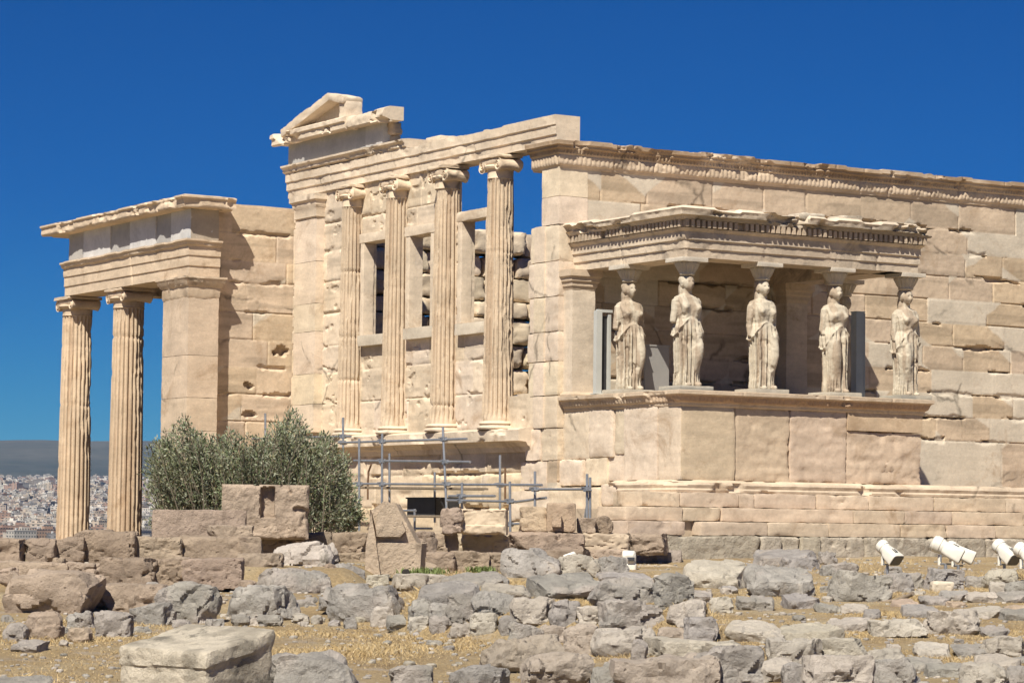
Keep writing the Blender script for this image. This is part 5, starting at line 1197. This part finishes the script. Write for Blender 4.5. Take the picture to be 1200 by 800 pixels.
for s in range(nsh):
    u = r0.uniform(170, 424); du_ = r0.uniform(-1.15, 1.15)*(1-.25*abs(u-297)/130)
    topv = np.interp(u, outl[:, 0], outl[:, 1])+abs(r0.normal(0, 1))*26*(1 if s % 4 else .15)+abs(du_)*7+8*math.sin(u*.13+du_*3)*math.sin(u*.047+1)+3
    top_ = at(u, topv, TD)+np.array([FH[0], FH[1], 0])*du_
    base = tc+np.array([RH[0], RH[1], 0])*(u-297)*S*r0.uniform(.45, .95)+np.array([FH[0], FH[1], 0])*du_*.7; base[2] = tc[2]+r0.uniform(.05, .5)
    nseg = 9; f = np.linspace(0, 1, nseg)[:, None]; bow = np.array([RH[0], RH[1], 0])*r0.normal(0, .10)+np.array([FH[0], FH[1], 0])*r0.normal(0, .10)
    Q = base+(top_-base)*f+bow*np.sin(f*math.pi)+np.array([0, 0, .10])*np.sin(f*math.pi)
    for k in range(nseg-1): tube(tb, Q[k], Q[k+1], .012*(1-.09*k), 5, (.20, .17, .13), False)
    nl_ = int(r0.integers(70, 190)); t = r0.uniform(.12, 1, nl_)**.8*(nseg-1); k = np.minimum(t.astype(int), nseg-2); ft = (t-k)[:, None]
    P = Q[k]*(1-ft)+Q[k+1]*ft; tdir = (Q[k+1]-Q[k]); tdir /= np.linalg.norm(tdir, axis=1, keepdims=True)
    spread = .05+.20*np.sin(np.clip(t/(nseg-1), 0, 1)*math.pi)[:, None]**.7*r0.uniform(.3, 1, (nl_, 1)); off = r0.normal(size=(nl_, 3)); off /= np.linalg.norm(off, axis=1, keepdims=True)
    P = P+off*spread*r0.random((nl_, 1))
    tone = r0.uniform(.75, 1.2)
    pal = r0.random((nl_, 1)); c = np.where(pal < .42, np.array([[.25, .265, .19]]), np.where(pal < .8, np.array([[.13, .16, .085]]), np.array([[.22, .22, .12]])))*tone*r0.uniform(.8, 1.2, (nl_, 1))
    leafset(P, tdir*.8+off*.7+r0.normal(size=(nl_, 3))*.25, r0.uniform(.045, .085, nl_), c)
V = np.concatenate(LV); nL = len(V)//4; q = np.arange(nL)*4
m, n, b = new_mat('olive_leaf'); a_ = nd(n, 'ShaderNodeAttribute', attribute_name='Col'); n.links.new(a_.outputs['Color'], b.inputs['Base Color']); b.inputs['Roughness'].default_value = .6; b.inputs['Specular IOR Level'].default_value = .3
M_LEAF = m
mesh_obj('crown', V, [np.stack([q, q+1, q+2, q+3], 1)], M_LEAF, tree, np.concatenate(LC))
tb.build('trunk', colmat('olive_bark'), tree, 60)

# ================================================================== DRY GRASS
r0 = np.random.default_rng(33); NB = 330000
D = 1/np.sqrt(r0.uniform(1/52**2, 1/22.5**2, NB)); D = r0.uniform(22.5, 50, NB)**1.0*.5+D*.5
u = np.where(r0.random(NB) < .8, r0.uniform(-40, 1240, NB), r0.uniform(-420, 1620, NB)); lat = (u-600)/FPX*D
x = CX+lat*RH[0]+D*FH[0]; y = CY+lat*RH[1]+D*FH[1]
cl = fbm(np.stack([x*.8, y*.8, x*0], 1), 3, 8); lat_ = lat; inw = (lat < -1.7) & (D > 31.2)
keep = (cl+r0.uniform(-.22, .22, NB) > .42) & (y < -4.7+.0*x) | ((x < -1.5) & (cl > 2))
keep &= ~inw
x, y, D, cl = x[keep], y[keep], D[keep], cl[keep]; nb = len(x); z = zground(x, y)
hgt = r0.uniform(.010, .042, nb)*(.2+1.2*cl)+.06*smooth(.60, .75, cl)*r0.random(nb); ang = r0.uniform(0, 2*math.pi, nb); wd = r0.uniform(.002, .005, nb); lean = r0.uniform(.2, 1.6, nb)*hgt; la = r0.uniform(0, 2*math.pi, nb)
B0 = np.stack([x, y, z-.01], 1); W = np.stack([np.cos(ang), np.sin(ang), ang*0], 1)*wd[:, None]; T = B0+np.stack([np.cos(la)*lean, np.sin(la)*lean, hgt], 1); Mi = B0+np.stack([np.cos(la)*lean*.35, np.sin(la)*lean*.35, hgt*.6], 1)
V = np.stack([B0-W, B0+W, Mi+W*.7, T, Mi-W*.7], 1).reshape(-1, 3); q = np.arange(nb)*5
pal = r0.random((nb, 1)); cg = np.where(pal < .62, np.array([[.53, .395, .205]]), np.where(pal < .93, np.array([[.60, .48, .29]]), np.array([[.34, .245, .14]])))*r0.uniform(.8, 1.15, (nb, 1))
M_GRASS = colmat('dry_grass_blades', .8, .1)
tag(mesh_obj('dry_grass', V, [np.stack([q, q+1, q+2, q+3, q+4], 1)], M_GRASS, None, np.repeat(cg, 5, axis=0)), 'short straw coloured dry grass on the ground before the temple', 'grass', None, 'stuff')
# green weeds at the stele foot and tufts between rocks
for (u0, v0, D0, w_, lab) in ((498, 673, 39.2, 16, 'small green weeds growing at the foot of the stele fragment'), (566, 671, 41.8, 10, 'small green weeds in front of the pale blocks in the middle')):
    nb = 260; r0 = np.random.default_rng(int(u0)); c = at(u0, v0, D0); s_ = w_/FPX*D0
    P = c+np.stack([RH[0]*r0.normal(0, s_, nb), RH[1]*r0.normal(0, s_, nb), nb*[0]], 1)+np.array([FH[0], FH[1], 0])*r0.normal(0, .08, (nb, 1)); hh = r0.uniform(.03, .12, nb)[:, None]
    dr = np.concatenate([r0.normal(0, .5, (nb, 2)), np.ones((nb, 1))], 1)*hh; W = np.stack([np.cos(hh[:, 0]*900), np.sin(hh[:, 0]*900), hh[:, 0]*0], 1)*.012
    V = np.stack([P-W*.3, P+dr*.6-W, P+dr, P+dr*.6+W], 1).reshape(-1, 3); q = np.arange(nb)*4
    tag(mesh_obj('weeds', V, [np.stack([q, q+1, q+2, q+3], 1)], M_LEAF, None, np.array((.16, .20, .07)), loc=c), lab, 'weeds')
# gravel strewn on the ground
r0 = np.random.default_rng(44); mb = MB(); NG = 3200
lib = [stone((1, .8, .55), 700+k, res=.25, round_=.6, facets=4, bevel=.2, rough=.05, nscale=2) for k in range(6)]
for k in range(NG):
    D = r0.uniform(23, 49); u = r0.uniform(-20, 1220) if k % 5 else r0.uniform(-400, 1600); lat = (u-600)/FPX*D; xx = CX+lat*RH[0]+D*FH[0]; yy = CY+lat*RH[1]+D*FH[1]
    if yy > -4.8 and xx > -1: continue
    s_ = r0.uniform(.02, .07)*(1.5 if r0.random() < .12 else 1); P, F = lib[k % 6]
    zz = float(zground(np.array([xx]), np.array([yy]))[0]); mb.add(rotz(P*s_, r0.uniform(0, 6.28))+np.array([xx, yy, zz+s_*.1]), F, tint(1, GREY if r0.random() < .45 else PALE, .2, r0))
tag(mb.build('gravel', M_PALE, None, 60), 'small pale chips and gravel scattered over the dry ground', 'gravel', None, 'stuff')

# ================================================================== CITY, HILLS, AIR
def far_xy(u, D): l = (u-600)/FPX*D; return CX+l*RH[0]+D*FH[0], CY+l*RH[1]+D*FH[1]
dl = np.concatenate([np.linspace(160, 900, 12), np.linspace(1000, 9000, 60), np.linspace(9200, 17000, 70)]); al = np.linspace(-1500, 2700, 150)
ug, dg_ = np.meshgrid(al, dl, indexing='ij'); fx_, fy_ = far_xy(ug.ravel(), dg_.ravel()); dv_ = dg_.ravel()
def zfar(x, y, d):
    z = np.interp(d, [160, 900, 1800, 3000, 9000, 10000], [-62, -72, -40, -21, 112, 140])
    rid = fbm(np.stack([x/2600, y/2600, x*0], 1), 5, 12); ramp_ = smooth(9300, 13500, d)
    return z+ramp_*(235+190*(rid-.45))*smooth(17500, 14000, d)+(fbm(np.stack([x/420, y/420, x*0], 1), 4, 14)-.5)*22*smooth(9000, 10500, d)
fz_ = zfar(fx_, fy_, dv_); gi = np.arange(len(fx_)).reshape(ug.shape)
gF = np.stack([gi[:-1, :-1].ravel(), gi[1:, :-1].ravel(), gi[1:, 1:].ravel(), gi[:-1, 1:].ravel()], 1)
m, n, b = new_mat('hill_ground'); co = objco(n); c = ramp(n, noise_node(n, co, .0012, 8, .65), [(.35, (.035, .042, .034)), (.6, (.085, .08, .065))])
c = mixc(n, c, ramp(n, noise_node(n, co, .012, 5, .7), [(.3, .7), (.7, 1.2)]), 1.0, 'MULTIPLY'); n.links.new(c, b.inputs['Base Color'])
tag(mesh_obj('hills', np.stack([fx_, fy_, fz_], 1), [gF], m, None, None, 180), kind='structure')
# the city: nearest houses one by one, the far rest as one mass
m, n, b = new_mat('house_wall'); a_ = nd(n, 'ShaderNodeAttribute', attribute_name='Col'); tco = nd(n, 'ShaderNodeTexCoord'); br = nd(n, 'ShaderNodeTexBrick'); br.offset = 0
mpb = nd(n, 'ShaderNodeMapping'); cx_ = nd(n, 'ShaderNodeSeparateXYZ'); n.links.new(tco.outputs['Object'], cx_.inputs[0]); ad = nd(n, 'ShaderNodeMath', operation='ADD'); n.links.new(cx_.outputs[0], ad.inputs[0]); n.links.new(cx_.outputs[1], ad.inputs[1])
cb_ = nd(n, 'ShaderNodeCombineXYZ'); n.links.new(ad.outputs[0], cb_.inputs[0]); n.links.new(cx_.outputs[2], cb_.inputs[1]); n.links.new(cb_.outputs[0], br.inputs['Vector'])
br.inputs['Scale'].default_value = 1; br.inputs['Brick Width'].default_value = 3.4; br.inputs['Row Height'].default_value = 3.2; br.inputs['Mortar Size'].default_value = .9; br.inputs['Mortar Smooth'].default_value = .0
geo = nd(n, 'ShaderNodeNewGeometry'); sx = nd(n, 'ShaderNodeSeparateXYZ'); n.links.new(geo.outputs['Normal'], sx.inputs[0]); lt_ = nd(n, 'ShaderNodeMath', operation='LESS_THAN'); lt_.inputs[1].default_value = .5; n.links.new(sx.outputs[2], lt_.inputs[0])
inv = nd(n, 'ShaderNodeMath', operation='SUBTRACT'); inv.inputs[0].default_value = 1; n.links.new(br.outputs['Fac'], inv.inputs[1]); ml = nd(n, 'ShaderNodeMath', operation='MULTIPLY'); n.links.new(inv.outputs[0], ml.inputs[0]); n.links.new(lt_.outputs[0], ml.inputs[1])
n.links.new(mixc(n, a_.outputs['Color'], (.10, .10, .10), ml.outputs[0]), b.inputs['Base Color']); M_HOUSE = m
r0 = np.random.default_rng(55)
HC = [(.48, .44, .40), (.56, .52, .47), (.36, .32, .28), (.44, .37, .30), (.28, .265, .26), (.48, .40, .33), (.34, .23, .18)]
def house_mesh(mb, x, y, z, w_, d_, h_, a, col):
    M3 = np.array(Matrix.Rotation(a, 3, 'Z')); o = np.array([x, y, z])
    boxm(mb, o+np.array([0, 0, h_/2]), (w_, d_, h_), col, M3); boxm(mb, o+np.array([0, 0, h_+.45]), (w_+.5, d_+.5, .9), np.array(col)*1.05, M3)
    boxm(mb, o+M3@np.array([w_*.15, d_*.1, h_+2.2]), (w_*.35, d_*.35, 2.8), np.array(col)*.95, M3)
    boxm(mb, o+M3@np.array([-w_*.3, -d_*.2, h_+1.7]), (w_*.1, d_*.1, 2.0), (.5, .5, .5), M3)
cands = []
vis = [(-4, 68, .52), (106, 130, .22), (164, 200, .26)]
for k in range(1500):
    t = r0.random(); s_ = 0
    for a0, a1, wgt in vis:
        if t < s_+wgt: u = r0.uniform(a0, a1); break
        s_ += wgt
    else: u = r0.uniform(-4, 200)
    D = r0.uniform(2900**.5, 9300**.5)**2; cands.append((u, D))
cands.sort(key=lambda q: q[1]); rest = MB()
CITY = 'houses of the distant city'
for k, (u, D) in enumerate(cands):
    x, y = far_xy(u, D); z = float(zfar(np.array([x]), np.array([y]), np.array([D]))[0]); sc_ = 1+.35*(D > 6000)
    w_, d_, h_ = r0.uniform(9, 20)*sc_, r0.uniform(9, 18)*sc_, r0.choice([7, 10, 13, 16, 19, 22])*r0.uniform(.8, 1.1)*sc_; a = r0.choice([.2, .5, -.3, .9])+r0.normal(0, .12); col = tint(1, HC[int(r0.integers(len(HC)))], .14, r0)
    if k < 290:
        mb = MB(); house_mesh(mb, x, y, z-2, w_, d_, h_+2, a, col); o = mb.build('house', M_HOUSE, None, None, loc=(x, y, z-2))
        tag(o, 'small flat roofed house in the nearer part of the distant city below the hills', 'house', CITY)
    else: house_mesh(rest, x, y, z-2, w_, d_, h_+2, a, col)
for k in range(5200):
    u = r0.uniform(-420, 520); D = r0.uniform(2500**.5, 9400**.5)**2
    if -6 < u < 206 and r0.random() < .35 and D < 4500: continue
    x, y = far_xy(u, D); z = float(zfar(np.array([x]), np.array([y]), np.array([D]))[0]); house_mesh(rest, x, y, z-2, r0.uniform(9, 22)*1.2, r0.uniform(9, 20)*1.2, r0.uniform(7, 22), r0.choice([.2, .5, -.3, .9]), tint(1, HC[int(r0.integers(len(HC)))], .14, r0))
tag(rest.build('city_houses', M_HOUSE, None, None), 'mass of pale flat roofed city houses climbing towards the hills', 'houses', CITY, 'stuff')
# trees between the houses, one mass
r0 = np.random.default_rng(66); mb = MB()
for k in range(2600):
    u = r0.uniform(-420, 520); D = r0.uniform(2500, 9200); x, y = far_xy(u, D); z = float(zfar(np.array([x]), np.array([y]), np.array([D]))[0]); P, F = lib[k % 6]
    mb.add(P*np.array([r0.uniform(8, 22), r0.uniform(8, 22), r0.uniform(10, 18)])+np.array([x, y, z+3]), F, tint(1, (.075, .085, .045), .25, r0))
tag(mb.build('city_trees', colmat('far_tree'), None, 180), 'dark tree crowns between the houses of the distant city', 'trees', None, 'stuff')
# two larger buildings at the foot of the city
def big(u, v1, wpx, hpx, D, col, lab, cat, stripes):
    S = D/FPX; c = at(u, v1, D); b_ = empty('building', c, lab, cat); mb = MB(); M3 = np.array(Matrix.Rotation(-YAW+.12, 3, 'Z')); w_, h_ = wpx*S, hpx*S
    boxm(mb, c+np.array([0, 0, h_/2-10]), (w_, w_*.6, h_+20), col, M3); boxm(mb, c+np.array([0, 0, h_+.6]), (w_*1.02, w_*.62, 1.2), np.array(col)*1.1, M3); mb.build('wall', colmat('building_wall'), b_, None)
    mb = MB()
    for k in range(stripes): boxm(mb, c+M3@np.array([0, -w_*.305, 0])+np.array([0, 0, h_*(k+.5)/stripes]), (w_*.96, .4, h_/stripes*.55), (1, 1, 1), M3)
    mb.build('window_band', M_GLASS, b_, None)
big(22, 634, 46, 17, 3000, (.30, .32, .35), 'long dark glazed building at the foot of the city, far left', 'building', 4)
big(53, 632, 14, 11, 2950, (.50, .33, .24), 'small reddish building beside the dark glazed one', 'building', 3)
# air
xs = np.array([far_xy(u, D) for u in (-1700, 2900) for D in (-200, 17200)]); x0, x1, y0, y1 = xs[:, 0].min(), xs[:, 0].max(), xs[:, 1].min(), xs[:, 1].max()
mb = MB(); boxm(mb, ((x0+x1)/2, (y0+y1)/2, 220), (x1-x0, y1-y0, 620))
m = bpy.data.materials.new('air'); m.use_nodes = True; n = m.node_tree; n.nodes.clear(); out = n.nodes.new('ShaderNodeOutputMaterial'); pv = n.nodes.new('ShaderNodeVolumePrincipled')
pv.inputs['Color'].default_value = (.40, .64, 1.0, 1); pv.inputs['Density'].default_value = .000023; pv.inputs['Anisotropy'].default_value = 0.0; n.links.new(pv.outputs[0], out.inputs['Volume'])
tag(mb.build('haze', m, None, None), kind='stuff')
